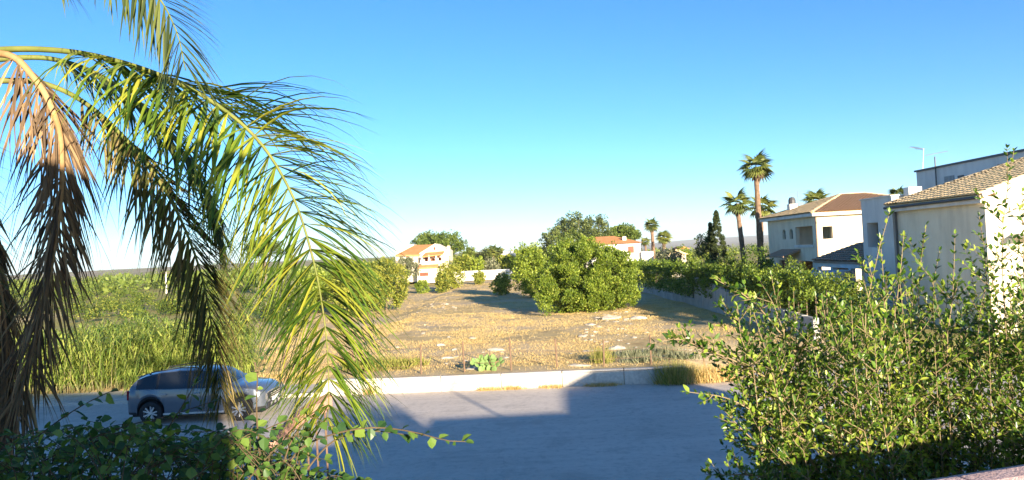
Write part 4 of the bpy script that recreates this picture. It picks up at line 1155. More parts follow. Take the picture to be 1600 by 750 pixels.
for px, py, sx, n, h, m_, lab in ((1062, 600, .28, 900, .75, LM['weed'], 'grey green weed clump at the end of the retaining wall'), (1100, 598, .38, 900, .6, LM['drygrass'], 'golden dry grass clump beside the gate drive'), (1130, 596, .3, 700, .65, LM['drygrass'], 'dry grass tuft nearest the gate drive'),
                                  (576, 617, .12, 160, .25, LM['drygrass'], 'small dry tuft in the kerb joint by the frond shadow'), (420, 600, .7, 900, .4, LM['drygrass'], 'dry grass bank beside the nose of the car')):
    q = gz(px, py, .05); clump('grass_clump', lab, 'grass', q.x, q.y + .3, .1 if px < 560 else .05, sx, .16, n, h, m_)
# dark shrubs/brambles patch in the lot right of centre
q = gz(940, 565, .5)
clump('lot_weed', 'dark narrow weed growing behind the fence in the lot', 'weeds', q.x, q.y, .5, .18, .3, 500, .55, LM['weed'])
for k, (px, py) in enumerate(((985, 556), (1030, 553), (1060, 560), (1006, 565))):
    q = gz(px, py, .5); clump('sage_clump', ['pale sage clump among the rocks, leftmost of four', 'pale sage clump among the rocks beside the leafy branch', 'pale sage clump among the rocks, rightmost of four', 'pale sage clump among the rocks, lowest of four'][k], 'weeds', q.x, q.y, .5, .35, .2, 420, .35, LM['olive'], .022)

# ---- prickly pear
q = gz(757, 582, .5)
pc = empty('prickly_pear', (q.x, q.y+.25, .5), 'green prickly pear cactus behind the wire fence', 'cactus')
def pad_mesh():
    v = []; f = []; n = 10
    for j, (r, y) in enumerate(((.55,-.5),(.9,-.35),(1,0),(.9,.35),(.55,.5))):
        for k in range(n):
            a = 2*math.pi*k/n
            v.append((math.sin(a)*.42*r, y*.16, .5 - math.cos(a)*.5*(r*.5+.5)*(1 if r > .8 else .9)))
    for j in range(4):
        for k in range(n): f.append((j*n+k, j*n+(k+1)%n, (j+1)*n+(k+1)%n, (j+1)*n+k))
    f += [tuple(range(n-1,-1,-1)), tuple(4*n+k for k in range(n))]
    me = bpy.data.meshes.new('pad'); me.from_pydata(v, [], f); me.materials.append(LM['cactus'])
    for p in me.polygons: p.use_smooth = True
    return me
PAD = pad_mesh()
def padtree(M0, depth, s):
    o = link('pad', PAD, pc); o.matrix_local = M0 @ Matrix.Diagonal((s,s,s,1))
    if depth <= 0: return
    for a in ([-.55, .5] if depth > 1 else [-.4, .35, .9][:random.choice((1,2,2))]):
        padtree(M0 @ Matrix.Translation((math.sin(a)*s*.36, 0, s*(.55+.42*math.cos(a)))) @ Matrix.Rotation(a*1.1, 4, 'Y') @ Matrix.Rotation(random.uniform(-.7,.7), 4, 'Z'), depth-1, s*random.uniform(.78,.95))
for dx, dy, a in ((-.10,0,-.2),(.12,.1,.15),(.28,-.05,.3),(.0,.2,0)):
    padtree(Matrix.Translation((dx,dy,-.05)) @ Matrix.Rotation(a,4,'Y') @ Matrix.Rotation(random.uniform(-.6,.6),4,'Z'), 2, .25)
# ---- rocks
def rock_mesh(seed):
    import bmesh
    bm = bmesh.new(); bmesh.ops.create_icosphere(bm, subdivisions=2, radius=1)
    for v in bm.verts:
        p = v.co*1.1 + Vector((seed*7.1, seed*3.3, 0))
        v.co *= 1 + .42*mnoise.noise(p) + .18*mnoise.noise(p*2.7)
        v.co.z = max(v.co.z, -.3)
    me = bpy.data.meshes.new('rock'); bm.to_mesh(me); bm.free(); me.materials.append(MT['rock'])
    return me
ROCKS = [rock_mesh(k) for k in range(6)]
zones = [((905, 505, 1010, 580), 78), ((690, 545, 790, 580), 26), ((650, 470, 720, 490), 12), ((1000, 520, 1080, 575), 22), ((930, 488, 985, 505), 26), ((560, 500, 900, 560), 12)]
zl_ = ['small limestone lump in the rocky strip right of the lot centre', 'small limestone lump around the prickly pear', 'small pale stone near the back of the lot', 'small stone beside the pale sage clumps', 'small stone on the mound at the dome tree foot', 'lone small stone in the open straw of the lot']
for ((a, b, c, d), n), zlab in zip(zones, zl_):
    for k in range(n):
        px, py = random.uniform(a, c), random.uniform(b, d)
        q = gz(px, py, .5)
        if q.y < 26.9: continue
        o = link('stone', random.choice(ROCKS))
        s = random.uniform(.03, .10)*(1 + (q.y-26)/60)*(1.6 if random.random() < .12 else 1)
        z = float(lot_z(np.array([[q.x, q.y]]))[0])
        o.location = (q.x, q.y, z + s*.06); o.scale = (s*random.uniform(.9,1.7), s*random.uniform(.9,1.4), s*random.uniform(.35,.7)); o.rotation_euler = (0,0,random.uniform(0,6.28))
        tag(o, zlab, 'stone', 'stones: ' + zlab)
for (px, py, s, lab) in ((745, 577, (.62,.3,.16), 'flat pale limestone slab beside the prickly pear'), (775, 548, (.55,.3,.2), 'pale rock outcrop behind the prickly pear'), (700, 560, (.5,.26,.13), 'low rock slab left of the prickly pear'), (690, 542, (.38,.25,.17), 'single pale boulder above the weed patch'),
                         (965, 545, (.55,.4,.25), 'pale rock outcrop in the middle of the rocky strip'), (905, 572, (.7,.3,.15), 'broken limestone ledge just behind the retaining wall'), (955, 500, (.9,.55,.3), 'rocky mound at the foot of the dome tree'), (998, 500, (.75,.45,.34), 'reddish earth mound right of the dome tree foot')):
    q = gz(px, py, .5); o = link('boulder', random.choice(ROCKS)); o.location = (q.x, q.y, float(lot_z(np.array([[q.x,q.y]]))[0])); o.scale = (s[0]*.62, s[1]*.62, s[2]*.55); o.rotation_euler = (0,0,random.uniform(-.4,.4)); tag(o, lab, 'rock')
# ================================================================== PARKED CAR
def build_car():
    paint = M('grey_blue_car_paint', (.105,.122,.15), (.115,.132,.16), 3, .28, spec=.5, metallic=.35, coat=.8)
    clad = M('black_plastic', (.022,.022,.024), (.03,.03,.032), 9, .55)
    glass = M('car_glass', (.012,.014,.016), None, rough=.03, spec=.8)
    chrome = M('chrome', (.62,.62,.62), None, rough=.15, metallic=1.0)
    rubber = M('tyre_rubber', (.018,.018,.018), (.028,.028,.028), 12, .8)
    alloy = M('alloy_wheel', (.62,.62,.63), None, rough=.28, metallic=.8)
    lamp = M('headlamp_glass', (.55,.58,.6), None, rough=.06, spec=.8, metallic=.3)
    red = M('tail_lamp', (.30,.01,.01), None, rough=.1, spec=.7)
    q = gz(307, 660, 0.0)
    car = empty('parked_car', (q.x, q.y + .80, 0), 'grey blue compact car parked by the reeds behind hanging palm fronds', 'car', rz=R(-1.5))
    XW = (-1.28, 1.32); WR = .335; AR = .415
    xs_ = sorted(set(list(np.round(np.arange(-2.06, 2.061, .05), 3)) + [round(c + AR*math.cos(a), 3) for c in XW for a in np.linspace(0, math.pi, 15)] + [-1.12,-1.05,-.20,-.10,-1.72,.42,1.04,-1.98,-1.80]))
    tz = lambda x: float(np.interp(x, [-2.06,-2.0,-1.93,-1.84,-1.72,-1.5,-1.1,-.5,0.0,.3,.5,.75,1.04,1.14,1.4,1.7,1.86,1.97,2.06], [.80,.97,1.12,1.25,1.34,1.42,1.49,1.535,1.53,1.495,1.44,1.29,1.085,1.035,1.015,.975,.93,.86,.72]))
    hw = lambda x: float(np.interp(x, [-2.06,-2.0,-1.9,-1.6,-1.0,0,1.0,1.5,1.75,1.9,2.0,2.06], [.66,.76,.83,.875,.89,.895,.89,.88,.855,.81,.75,.66]))
    def zb(x):
        z = .24 if -1.7 < x < 1.75 else .30
        for c in XW:
            if abs(x-c) < AR: z = max(z, WR + math.sqrt(max(0, AR*AR-(x-c)**2)))
        return z
    def sec(x):
        w = hw(x); t = tz(x); b = min(.985 - .02*x, t-.075); z0 = zb(x)
        gh = min(1, max(0, (t-b-.075)/.42)); wr = w*(.90*(1-gh) + .715*gh)
        z1 = min(z0 + .075, b-.12)
        return [(w*.945, z0), (w*.985, z1), (w, max(.60, z1+.03) if z1 < .68 else z1+.04), (w*.995, max(.80, z1+.08) if z1 < .74 else z1+.08), (w*.965, b), (wr, t-.05), (wr*.82, t-.012), (0.0, t)]
    S = [sec(x) for x in xs_]
    parts_ = {}
    def q_add(key, quad):
        parts_.setdefault(key, G()).add(quad, [(0,1,2,3)])
    for i in range(len(xs_)-1):
        xa, xb = xs_[i], xs_[i+1]; xm = (xa+xb)/2
        for r in range(7):
            h = (S[i][5][1]-S[i][4][1] + S[i+1][5][1]-S[i+1][4][1])/2
            key = 'body'
            if r == 0: key = 'cladding'
            if r == 4 and h > .10:
                if -1.72 < xm < -1.12: key = 'quarter_window'
                elif -1.05 < xm < -.20: key = 'rear_side_window'
                elif -.10 < xm < .96: key = 'front_side_window'
                elif -1.72 < xm < .96: key = 'pillar'
            if r >= 5:
                if .42 < xm < 1.04: key = 'windscreen' if r > 5 or True else key
                elif -1.98 < xm < -1.80: key = 'rear_window'
            for sgn in (-1, 1):
                A = [(xa, sgn*S[i][r][0], S[i][r][1]), (xb, sgn*S[i+1][r][0], S[i+1][r][1]), (xb, sgn*S[i+1][r+1][0], S[i+1][r+1][1]), (xa, sgn*S[i][r+1][0], S[i][r+1][1])]
                if sgn > 0: A = A[::-1]
                k2 = key if key in ('body','cladding','windscreen','rear_window') else (key, sgn)
                q_add(k2, A)
    for idx in (0, -1):
        s = S[idx]; x = xs_[idx]
        poly = [(x, -p[0], p[1]) for p in s] + [(x, p[0], p[1]) for p in reversed(s[:-1])]
        parts_['body'].add(poly if idx == -1 else poly[::-1], [tuple(range(len(poly)))])
    import bmesh
    def fin(o):
        bm = bmesh.new(); bm.from_mesh(o.data); bmesh.ops.remove_doubles(bm, verts=bm.verts, dist=.0008); bm.to_mesh(o.data); bm.free()
        for p in o.data.polygons: p.use_smooth = True
        m = o.modifiers.new('e', 'EDGE_SPLIT'); m.split_angle = R(38)
    mats = {'body': paint, 'cladding': clad, 'pillar': clad}
    body = None
    for key, g in parts_.items():
        nm = key if isinstance(key, str) else key[0]
        o = g.build(nm, mats.get(nm, glass), car, local=True); fin(o)
        if nm == 'body': body = o
    G().box(-1.95,-.62,.2,1.95,.62,.80).build('underbody', clad, car, local=True)
    for c in XW:
        for sgn in (-1, 1):
            y = sgn*.80
            w = empty('wheel', (0,0,0), None, None); w.parent = car; w.location = (c, y, WR)
            g = G(); g.lathe([(.20,-.10),(.29,-.105),(.325,-.09),(.335,-.05),(.335,.05),(.325,.09),(.29,.105),(.20,.10)], 28, 'y'); o = g.build('tyre', rubber, w, local=True, smooth=True)
            g = G(); g.lathe([(.235,-.085*1),(.225,-.10),(.205,-.095),(.20,.08)], 28, 'y'); g.build('rim_ring', alloy, w, local=True)
            g = G(); g.lathe([(.001,-.02),(.21,-.02)], 24, 'y'); g.build('brake_disc', clad, w, local=True)
            g = G()
            for k in range(10):
                a = k//2*2*math.pi/5 + (.16 if k % 2 else -.16)
                g.bar((math.cos(a)*.03, sgn*.075, math.sin(a)*.03), (math.cos(a*1.0 + (.10 if k % 2 else -.10))*.212, sgn*.085, math.sin(a + (.10 if k % 2 else -.10))*.212), .04, .04)
            g.lathe([(.001,sgn*.10),(.045,sgn*.098),(.05,sgn*.06)], 14, 'y'); g.build('spokes', alloy, w, local=True)
    # side furniture
    for sgn in (-1, 1):
        yb = lambda x: sgn*(hw(x)*.995 + .006)
        for x in (-.15, -1.08, .98):
            top = .96; bot = max(zb(x)+.09, .36)
            G().tube([(x, sgn*(hw(x)*.99), bot), (x, sgn*(hw(x)+.001), .62), (x, sgn*(hw(x)*.995), .80), (x, sgn*(hw(x)*.968), .975)], .006, 4).build('door_seam', clad, car, local=True)
        for x in (-.86, .10):
            g = G(); g.bar((x-.09, yb(x)+sgn*.012, .865), (x+.09, yb(x)+sgn*.012, .868), .03, .035); g.build('door_handle', chrome, car, local=True, bevel=.006)
        G().tube([(xx, sgn*(hw(xx)*.972+.004), .985-.02*xx+.004) for xx in np.linspace(-1.75, .95, 18)], .011, 5).build('belt_trim', chrome, car, local=True)
        G().bar((-.9, sgn*.88, .30), (.88, sgn*.88, .30), .05, .05).build('sill_trim', alloy, car, local=True)
        g = G(); g.tube([(-1.45, sgn*.545, 1.38), (-1.35, sgn*.55, 1.475), (-.5, sgn*.56, 1.57), (.0, sgn*.56, 1.56), (.15, sgn*.56, 1.47)], .018, 6); g.build('roof_rail', clad, car, local=True)
        g = G(); g.lathe([(.001,-.10),(.07,-.085),(.095,-.03),(.09,.05),(.06,.075),(.001,.08)], 12, 'y'); 
        o = g.build('mirror', paint, car, local=True, smooth=True); o.location = (.80, sgn*.985, 1.03); o.scale = (.7,1.05,.8)
        G().bar((.80, sgn*.86, .97), (.80, sgn*.95, 1.0), .05, .04).build('mirror_arm', clad, car, local=True)
        g = G(); g.lathe([(.001,1),(.5,.86),(.87,.5),(1,0),(.87,-.5)], 18); o = g.build('headlight', lamp, car, local=True, smooth=True)
        o.location = (1.84, sgn*.625, .78); o.scale = (.165,.135,.10); o.rotation_euler = (0, R(78), sgn*R(28))
        g = G(); g.lathe([(.98,.05),(1.1,.02),(1.1,-.1),(.98,-.1)], 18); o2 = g.build('headlight_ring', chrome, car, local=True, smooth=True)
        o2.location = (1.845, sgn*.625, .78); o2.scale = (.165,.135,.10); o2.rotation_euler = (0, R(78), sgn*R(28))
        g = G(); g.box(-.03,-.04,-.14,.03,.04,.14); o = g.build('tail_light', red, car, local=True, bevel=.02); o.location = (-1.985, sgn*.755, .86)
        g = G(); g.lathe([(.001,.03),(.06,.02),(.065,0)], 12); o = g.build('fog_lamp', lamp, car, local=True); o.location = (2.0, sgn*.6, .42); o.rotation_euler = (0, R(88), sgn*R(18))
    g = G(); g.prism([(-.46,.70),(.46,.70),(.40,.50),(-.40,.50)], 2.055, 2.075, 'x'); gr = g.build('grille', clad, car, local=True)
    for k in range(3): G().box(2.076, -.40, .55+.055*k, 2.088, .40, .568+.055*k).build('grille_bar', chrome, gr, local=True)
    G().box(2.055, -.56, .30, 2.075, .56, .43).build('lower_intake', clad, car, local=True, bevel=.01)
    for sgn in (-.3, 0, .3): G().box(2.076, sgn-.07, .325, 2.082, sgn+.07, .41).build('intake_bar', alloy, car, local=True)
    G().box(2.08, -.26, .435, 2.09, .26, .545).build('number_plate', M('plate_white', (.75,.75,.73)), car, local=True)
    G().tube([(.95, -.55, 1.12), (1.0, -.05, 1.10)], .01, 5).build('wiper', clad, car, local=True)
    g = G(); g.bar((-1.76, -.46, 1.335), (-1.76, .46, 1.335), .18, .03); g.build('roof_spoiler', clad, car, local=True, bevel=.01)
    return car
build_car()
# ================================================================== FOREGROUND PALM
def spline(pts, n):
    pts = [Vector(p) for p in pts]; P = [pts[0]*2 - pts[1]] + pts + [pts[-1]*2 - pts[-2]]
    dense = []
    for i in range(1, len(P)-2):
        a, b, c, d = P[i-1], P[i], P[i+1], P[i+2]
        for k in range(14):
            t = k/14
            dense.append(.5*((2*b) + (c-a)*t + (2*a-5*b+4*c-d)*t*t + (3*b-a-3*c+d)*t**3))
    dense.append(pts[-1])
    L = [0]
    for a, b in zip(dense[:-1], dense[1:]): L.append(L[-1] + (b-a).length)
    out = []
    for s in np.linspace(0, L[-1], n):
        j = min(max(int(np.searchsorted(L, s)), 1), len(L)-1)
        f = (s-L[j-1])/max(1e-9, L[j]-L[j-1]); out.append(dense[j-1].lerp(dense[j], f))
    return out, L[-1]
BENDS = [.05, .4, .8, 1.2, 1.6]
def leaflet_mesh(bend, m, crumple=0.0):
    n = 7; v = []; f = []; x = z = 0.0; ds = 1/(n-1)
    for k in range(n):
        s = k/(n-1); th = bend*s**1.25
        w = .0125*(1 - s**2.2)*(0.45+.55*min(1, s*5)) + .0006
        tw = crumple*math.sin(s*5)
        fold = .5
        v += [(x, -w, z + w*fold + tw*w), (x, 0, z), (x, w, z + w*fold - tw*w)]
        x += math.cos(th)*ds; z -= math.sin(th)*ds
    for k in range(n-1):
        for j in (0, 1): f.append((k*3+j, k*3+j+1, k*3+3+j+1, k*3+3+j))
    me = bpy.data.meshes.new('leaflet'); me.from_pydata(v, [], f); me.materials.append(m)
    for p in me.polygons: p.use_smooth = True
    return me, np.array(v), np.array(f)
LEAFLETS = {k: [leaflet_mesh(b, LM[k], .0 if k in ('frond','frond_dark') else .7) for b in BENDS] for k in ('frond','frond_dark','dead','halfdead')}
def build_frond(root, pts, r0, kind, pairs, t0, Lf, ang=.75, droop=.8, singles=True, stalk=None, lift=.25, jit=.18, side_w=(1,1), wide=1.0, grav=0.0, twist=(0.5,1.0,0.0), ex=.92):
    """pts: world points of the stalk; Lf(t): leaflet length"""
    C, tot = spline(pts, 60)
    g = G(); g.tube(C, [max(.003, r0*(1 - .92*(i/59)**.8)) for i in range(60)], 7)
    fo = g.build('frond', stalk or MT['petiole'], root, smooth=True)
    off = origin(root)
    nrm = Vector((0,0,1)); tr = []
    fr = []
    for i in range(60):
        t = (C[min(i+1,59)] - C[max(i-1,0)]).normalized()
        nrm = (nrm - t*nrm.dot(t)).normalized(); fr.append((C[i], t, nrm.copy()))
    for k in range(pairs):
        s = t0 + (1-t0)*((k+.5)/pairs)**ex
        for sd in (-1, 1):
            if random.random() > side_w[0 if sd < 0 else 1]: continue
            i = min(58, int((s + random.uniform(-.004,.004))*59)); p, t, n = fr[i]
            tw = twist[2]*max(0.0, min(1.0, (s-twist[0])/(twist[1]-twist[0])))
            b0_ = t.cross(n); b = (b0_*math.cos(tw) + n*math.sin(tw))*sd; n = n*math.cos(tw) - b0_*math.sin(tw)
            a = ang*(1 - .45*(s-t0)/(1-t0)) + random.uniform(-jit, jit)
            nc = math.sin(lift) + random.uniform(-jit,jit)*2.2
            if s < .5: nc = min(nc, random.uniform(-.2,.08))
            d = t*math.cos(a) + (b*math.cos(lift) + n*nc)*math.sin(a)
            d = (d + Vector((0,0,-grav*random.uniform(.6,1.2)))).normalized()
            L = Lf((s-t0)/(1-t0))*random.uniform(.82, 1.12)
            toDown = d.angle(Vector((0,0,-1)))
            want = min(droop*random.uniform(.6,1.2), 1.0)*toDown
            bi = min(range(len(BENDS)), key=lambda q: abs(BENDS[q]-want))
            up = Vector((0,0,1)) - d*d.z
            if up.length < .05: up = n
            up.normalize()
            up = (up + d.cross(up)*random.uniform(-.35,.35)).normalized()
            side = up.cross(d).normalized(); up = d.cross(side)
            Mx = Matrix((d, side, up)).transposed().to_4x4()
            Mx = Matrix.Translation(p - off) @ Mx @ Matrix.Diagonal((L, L**.5*wide*.95, L*.9, 1))
            tr.append((bi, Mx))
    if singles:
        for bi, Mx in tr[::2][:300]:
            o = link('leaflet', LEAFLETS[kind][bi][0], fo); o.matrix_local = Mx
        tr = tr[1::2] + tr[::2][300:]
    if tr:
        Vs, Fs, Rn = [], [], []; c = 0
        for bi, Mx in tr:
            _, v, f = LEAFLETS[kind][bi]; A = np.array(Mx)
            Vs.append(v @ A[:3,:3].T + A[:3,3]); Fs.append(f + c); c += len(v); Rn.append(np.full(len(v), random.random()))
        o = link('leaflets', npmesh('leaflets', np.concatenate(Vs), np.concatenate(Fs), LM[kind], True, np.concatenate(Rn)), fo); o['kind'] = 'stuff'
    return fo
def A(*l): return [at(*p) for p in l]
palm = empty('palm_tree', (-3.95, 4.75, 0), 'feather palm with long arching and dead hanging fronds at left', 'palm')
tz_ = np.linspace(-.1, 5.3, 90)
g = G(); g.tube([(-3.95 + .06*math.sin(z*.7), 4.75 - .01*z, z) for z in tz_], [(.25 if z < .25 else .17 + .02*math.cos(z*.6)) * (1.0 if k % 3 else 1.07) * random.uniform(.985,1.015) for k, z in enumerate(tz_)], 14); g.build('trunk', MT['palmbark'], palm)
for k in range(16):                                   # old leaf bases under the crown
    a = k*2.4; zz = 4.95 + .05*k; e_ = Vector((math.cos(a), math.sin(a), 0)); c_ = Vector((-3.92, 4.7, zz))
    g = G(); g.tube([c_ + e_*.10, c_ + e_*.19 + Vector((0,0,.14)), c_ + e_*.26 + Vector((0,0,.36))], [.075,.06,.028], 6); g.build('leaf_base', MT['deadstalk'], palm, smooth=True)
random.seed(21)
# main green frond
build_frond(palm, A((-150,118,4.72),(-50,84,4.62),(60,77,4.5),(170,92,4.42),(290,135,4.33),(390,205,4.25),(452,295,4.2),(488,400,4.18),(508,510,4.2),(514,610,4.22),(510,672,4.24)), .026, 'frond', 340, .31,
            lambda s: float(np.interp(s, [0,.15,.4,.65,.85,1.0], [.55,.74,.76,.68,.55,.42])), 1.36, .78, True, None, .05, .34, grav=.08, twist=(.40,.66,-1.25), ex=.76, wide=1.05)
# withering frond hanging behind the car
build_frond(palm, A((-140,128,4.75),(0,126,4.8),(70,131,4.85),(140,166,4.85),(215,238,4.8),(272,322,4.76),(312,420,4.72),(332,515,4.72),(342,590,4.72),(345,632,4.72)), .026, 'halfdead', 190, .33,
            lambda s: float(np.interp(s, [0,.2,.6,.85,1.0], [.5,.62,.56,.42,.28])), .95, .9, False, None, .1, .30, grav=.4, twist=(.4,.75,-1.1), wide=.75)
# dead brown frond
build_frond(palm, A((-130,112,4.66),(0,84,4.52),(55,124,4.42),(86,182,4.37),(96,232,4.36),(94,320,4.36),(76,440,4.4),(48,560,4.42),(22,650,4.42),(-5,740,4.42)), .03, 'dead', 190, .22,
            lambda s: .80 - .28*s, .75, .95, False, MT['deadstalk'], -.1, .38, wide=.52, grav=.55)
build_frond(palm, A((-150,150,4.6),(-110,170,4.5),(-60,240,4.45),(-20,360,4.45),(5,480,4.46),(10,600,4.46),(0,720,4.46)), .026, 'dead', 150, .3,
            lambda s: .7 - .25*s, .5, 1.0, False, MT['deadstalk'], -.1, .34, wide=.52, grav=.8)
# green frond behind the main one
build_frond(palm, A((-130,110,4.85),(30,90,4.95),(110,99,5.0),(180,132,5.02),(250,190,5.02),(300,262,5.0),(335,345,5.0),(352,420,5.0)), .026, 'frond_dark', 95, .3,
            lambda s: .55*math.sin(min(1, s*.8+.2)*math.pi)**.8 + .06, .85, .9, False, None, .2, .2, grav=.25)
# frond arching overhead, tip hanging into the top of the frame
build_frond(palm, A((-150,100,4.6),(-110,-40,4.4),(-20,-130,4.15),(90,-130,3.95),(185,-70,3.82),(245,-8,3.75),(276,50,3.72),(290,110,3.7)), .026, 'frond_dark', 160, .28,
            lambda s: .62 - .28*s, 1.0, .35, False, None, .1, .15, grav=.1, twist=(.4,.8,-1.3))
# frond at the left edge
build_frond(palm, A((-160,120,4.4),(-165,120,4.1),(-140,170,3.9),(-105,250,3.82),(-75,340,3.8),(-55,430,3.8)), .022, 'frond_dark', 90, .2,
            lambda s: .50 - .14*s, 1.1, .55, False, None, .2, .18, grav=.05)
build_frond(palm, A((-160,90,4.4),(-150,-40,4.1),(-80,-110,3.95),(0,-110,3.85),(60,-70,3.8),(95,-30,3.78)), .022, 'frond_dark', 50, .3,
            lambda s: .44 - .16*s, .8, .6, False, None, .2, .15, grav=.25)
# the rest of the crown, outside the frame
hub = Vector((-3.9, 4.7, 5.72))
for az, el, ln in ((200,60,2.8),(235,45,3.0),(265,55,2.9),(170,40,3.0),(300,50,3.0),(140,55,2.9),(335,70,2.8),(215,20,2.8),(185,75,2.6)):
    a, e = R(az), R(el)       # azimuth from +X
    d = Vector((math.cos(a)*math.cos(e), math.sin(a)*math.cos(e), math.sin(e)))
    pts = []
    p = hub.copy()
    for k in range(8):
        pts.append(p.copy()); p = p + d*(ln/7); d = (d + Vector((0,0,-.22))).normalized()
    if any(q.x > -2.2 and q.y > 1.2 for q in pts): continue
    build_frond(palm, pts, .026, 'frond_dark', 50, .25, lambda s: .5*math.sin(min(1,s*.8+.2)*math.pi)**.8+.06, .85, .8, False, None, .2, .2, grav=.2)

# ================================================================== LEAFY BRANCHES
LEAFM = {}
def single_leaf(kind, asp):
    if (kind, asp) not in LEAFM:
        V = LEAF6.copy(); V[:,1] *= asp; V[:,2] *= asp
        me = bpy.data.meshes.new('leaf'); me.from_pydata([tuple(map(float, p)) for p in V], [], LEAF6_F); me.materials.append(LM[kind])
        LEAFM[(kind, asp)] = me
    return LEAFM[(kind, asp)]
def attach_leaves(root, P, D, U, L, kind, asp, n_single=300, vis=None):
    P = np.asarray(P); D = np.asarray(D); U = np.asarray(U); L = np.asarray(L)
    size = L/np.linalg.norm(P - np.array(CAM), axis=1)
    if vis is not None: size = size*vis
    order = np.argsort(-size); one = order[:n_single]; rest = order[n_single:]
    Df, S, Nn = frames(D, U); off = origin(root); me = single_leaf(kind, asp)
    for i in one:
        o = link('leaf', me, root)
        Mx = Matrix((Df[i], S[i], Nn[i])).transposed().to_4x4()
        o.matrix_local = Matrix.Translation(Vector(P[i]) - off) @ Mx @ Matrix.Diagonal((L[i],)*3 + (1,))
    if len(rest):
        V, F, r = leaf_cloud(P[rest], D[rest], U[rest], L[rest], L[rest]*asp, LEAF6, LEAF6_F)
        o = link('leaves', npmesh('leaves', V - np.array(off), F, LM[kind], False, r), root); o['kind'] = 'stuff'
def along(pts, step, L, out=.8, alt=True, opp=False, start=0.0, droop=0.0, up=.3):
    """leaf bases and directions along a twig"""
    C, tot = spline(pts, max(6, int(sum((Vector(a)-Vector(b)).length for a, b in zip(pts[:-1], pts[1:]))/.03)))
    n = max(2, int(tot*(1-start)/step)); P, D, U, S = [], [], [], []
    ph = random.uniform(0, 6.28)
    for k in range(n):
        s = start + (1-start)*(k+.5)/n; j = min(len(C)-2, int(s*(len(C)-1)))
        f = s*(len(C)-1) - j; p = C[j].lerp(C[j+1], max(0, min(1, f))); t = (C[j+1]-C[j]).normalized()
        a = ph + k*(math.pi/2 if opp else 2.4)
        u = t.orthogonal().normalized(); w = t.cross(u)
        for m_ in ((0, math.pi) if opp else (0,)):
            sd = u*math.cos(a+m_) + w*math.sin(a+m_)
            d = t*(1-out*.5) + sd*out + Vector((random.gauss(0,.18), random.gauss(0,.18), random.gauss(0,.18) + up - droop))
            P.append(tuple(p)); D.append(tuple(d)); U.append((random.gauss(0,.5) , random.gauss(-.2,.5), 1.0)); S.append(L*random.choice((random.uniform(.4,.8), random.uniform(.7,1.1), random.uniform(.95,1.35))))
    for _ in range(2):
        d = t + Vector((random.gauss(0,.3), random.gauss(0,.3), random.gauss(0,.3))); P.append(tuple(C[-1])); D.append(tuple(d)); U.append((0,-.3,1)); S.append(L*.8)
    return P, D, U, S

# ---- climbing plant with heart-shaped leaves, lower left
random.seed(5)
bo = empty('climbing_plant', (-1.3, 3.2, 0), 'climbing plant with heart-shaped leaves spilling over the lower left corner', 'climber')
P, D, U, S = [], [], [], []
gst = G()
def cane(pts, r=.006, L=.052, step=.04, start=0.0, droop=.55):
    gst.tube(spline(pts, 14)[0], [r*(1-.6*i/13) for i in range(14)], 5, False)
    a, b, c, d = along(pts, step, L, .9, start=start, droop=droop, up=.15)
    P.extend(a); D.extend(b); U.extend(c); S.extend(d)
for k in range(6):
    b = at(80 + k*85, 770, 3.1 + .15*(k % 3)); gst.tube([(b.x, b.y, -.1), (b.x+random.uniform(-.1,.1), b.y, 1.4), tuple(b)], [.03,.024,.016], 7)
env_x = [-40, 0, 60, 120, 200, 300, 380, 430, 480, 540, 600, 660]
env_y = [700, 690, 668, 655, 660, 672, 662, 676, 704, 724, 734, 752]
for k in range(300):
    px = random.uniform(-50, 640); top = np.interp(px, env_x, env_y) + abs(random.gauss(0, 26)) + (26 if px > 470 else 0)
    Y = random.uniform(2.75, 3.7)
    dx = random.uniform(-75, 75)
    pts = [at(px - dx*1.2, top+random.uniform(80,140), Y + random.uniform(-.2,.2)), at(px - dx*.4, top+random.uniform(28,55), Y), at(px + dx*.3, top + 6, Y), at(px + dx, top + random.uniform(-6,22), Y + random.uniform(-.1,.1))]
    cane(pts, .0028, .042, .034)
# the canes that stand clear of the mass
for pts, st in ((A((5,735,3.2),(50,690,3.2),(95,655,3.2),(135,630,3.2),(172,612,3.2)), .0), (A((20,745,3.1),(110,700,3.1),(190,668,3.1),(262,650,3.1)), .1), (A((60,740,3.2),(150,690,3.2),(250,655,3.2),(330,628,3.2)), .2),
                (A((410,745,3.0),(404,690,3.0),(401,640,3.0),(402,600,3.0),(404,575,3.0),(416,556,3.0)), .25), (A((190,760,3.2),(240,700,3.2),(275,650,3.2),(305,600,3.2)), .35), (A((150,770,3.0),(260,720,3.0),(370,690,3.0),(470,650,3.0),(520,668,3.0)), .3),
                (A((440,745,3.0),(470,700,3.0),(530,676,3.0),(590,668,3.0),(650,676,3.0),(695,688,3.0),(727,690,3.0)), .32), (A((470,745,3.05),(520,690,3.05),(580,674,3.05),(640,680,3.05)), .4), (A((440,735,3.0),(455,690,3.0),(480,655,3.0),(495,640,3.0)), .2)):
    cane(pts, .0045, .047, .030, st, .5)
gst.build('canes', MT['cane'], bo)
attach_leaves(bo, P, D, U, S, 'boug', .86, 300, np.where(np.array([p[2] for p in P]) > 3.35, 2.0, 1.0))

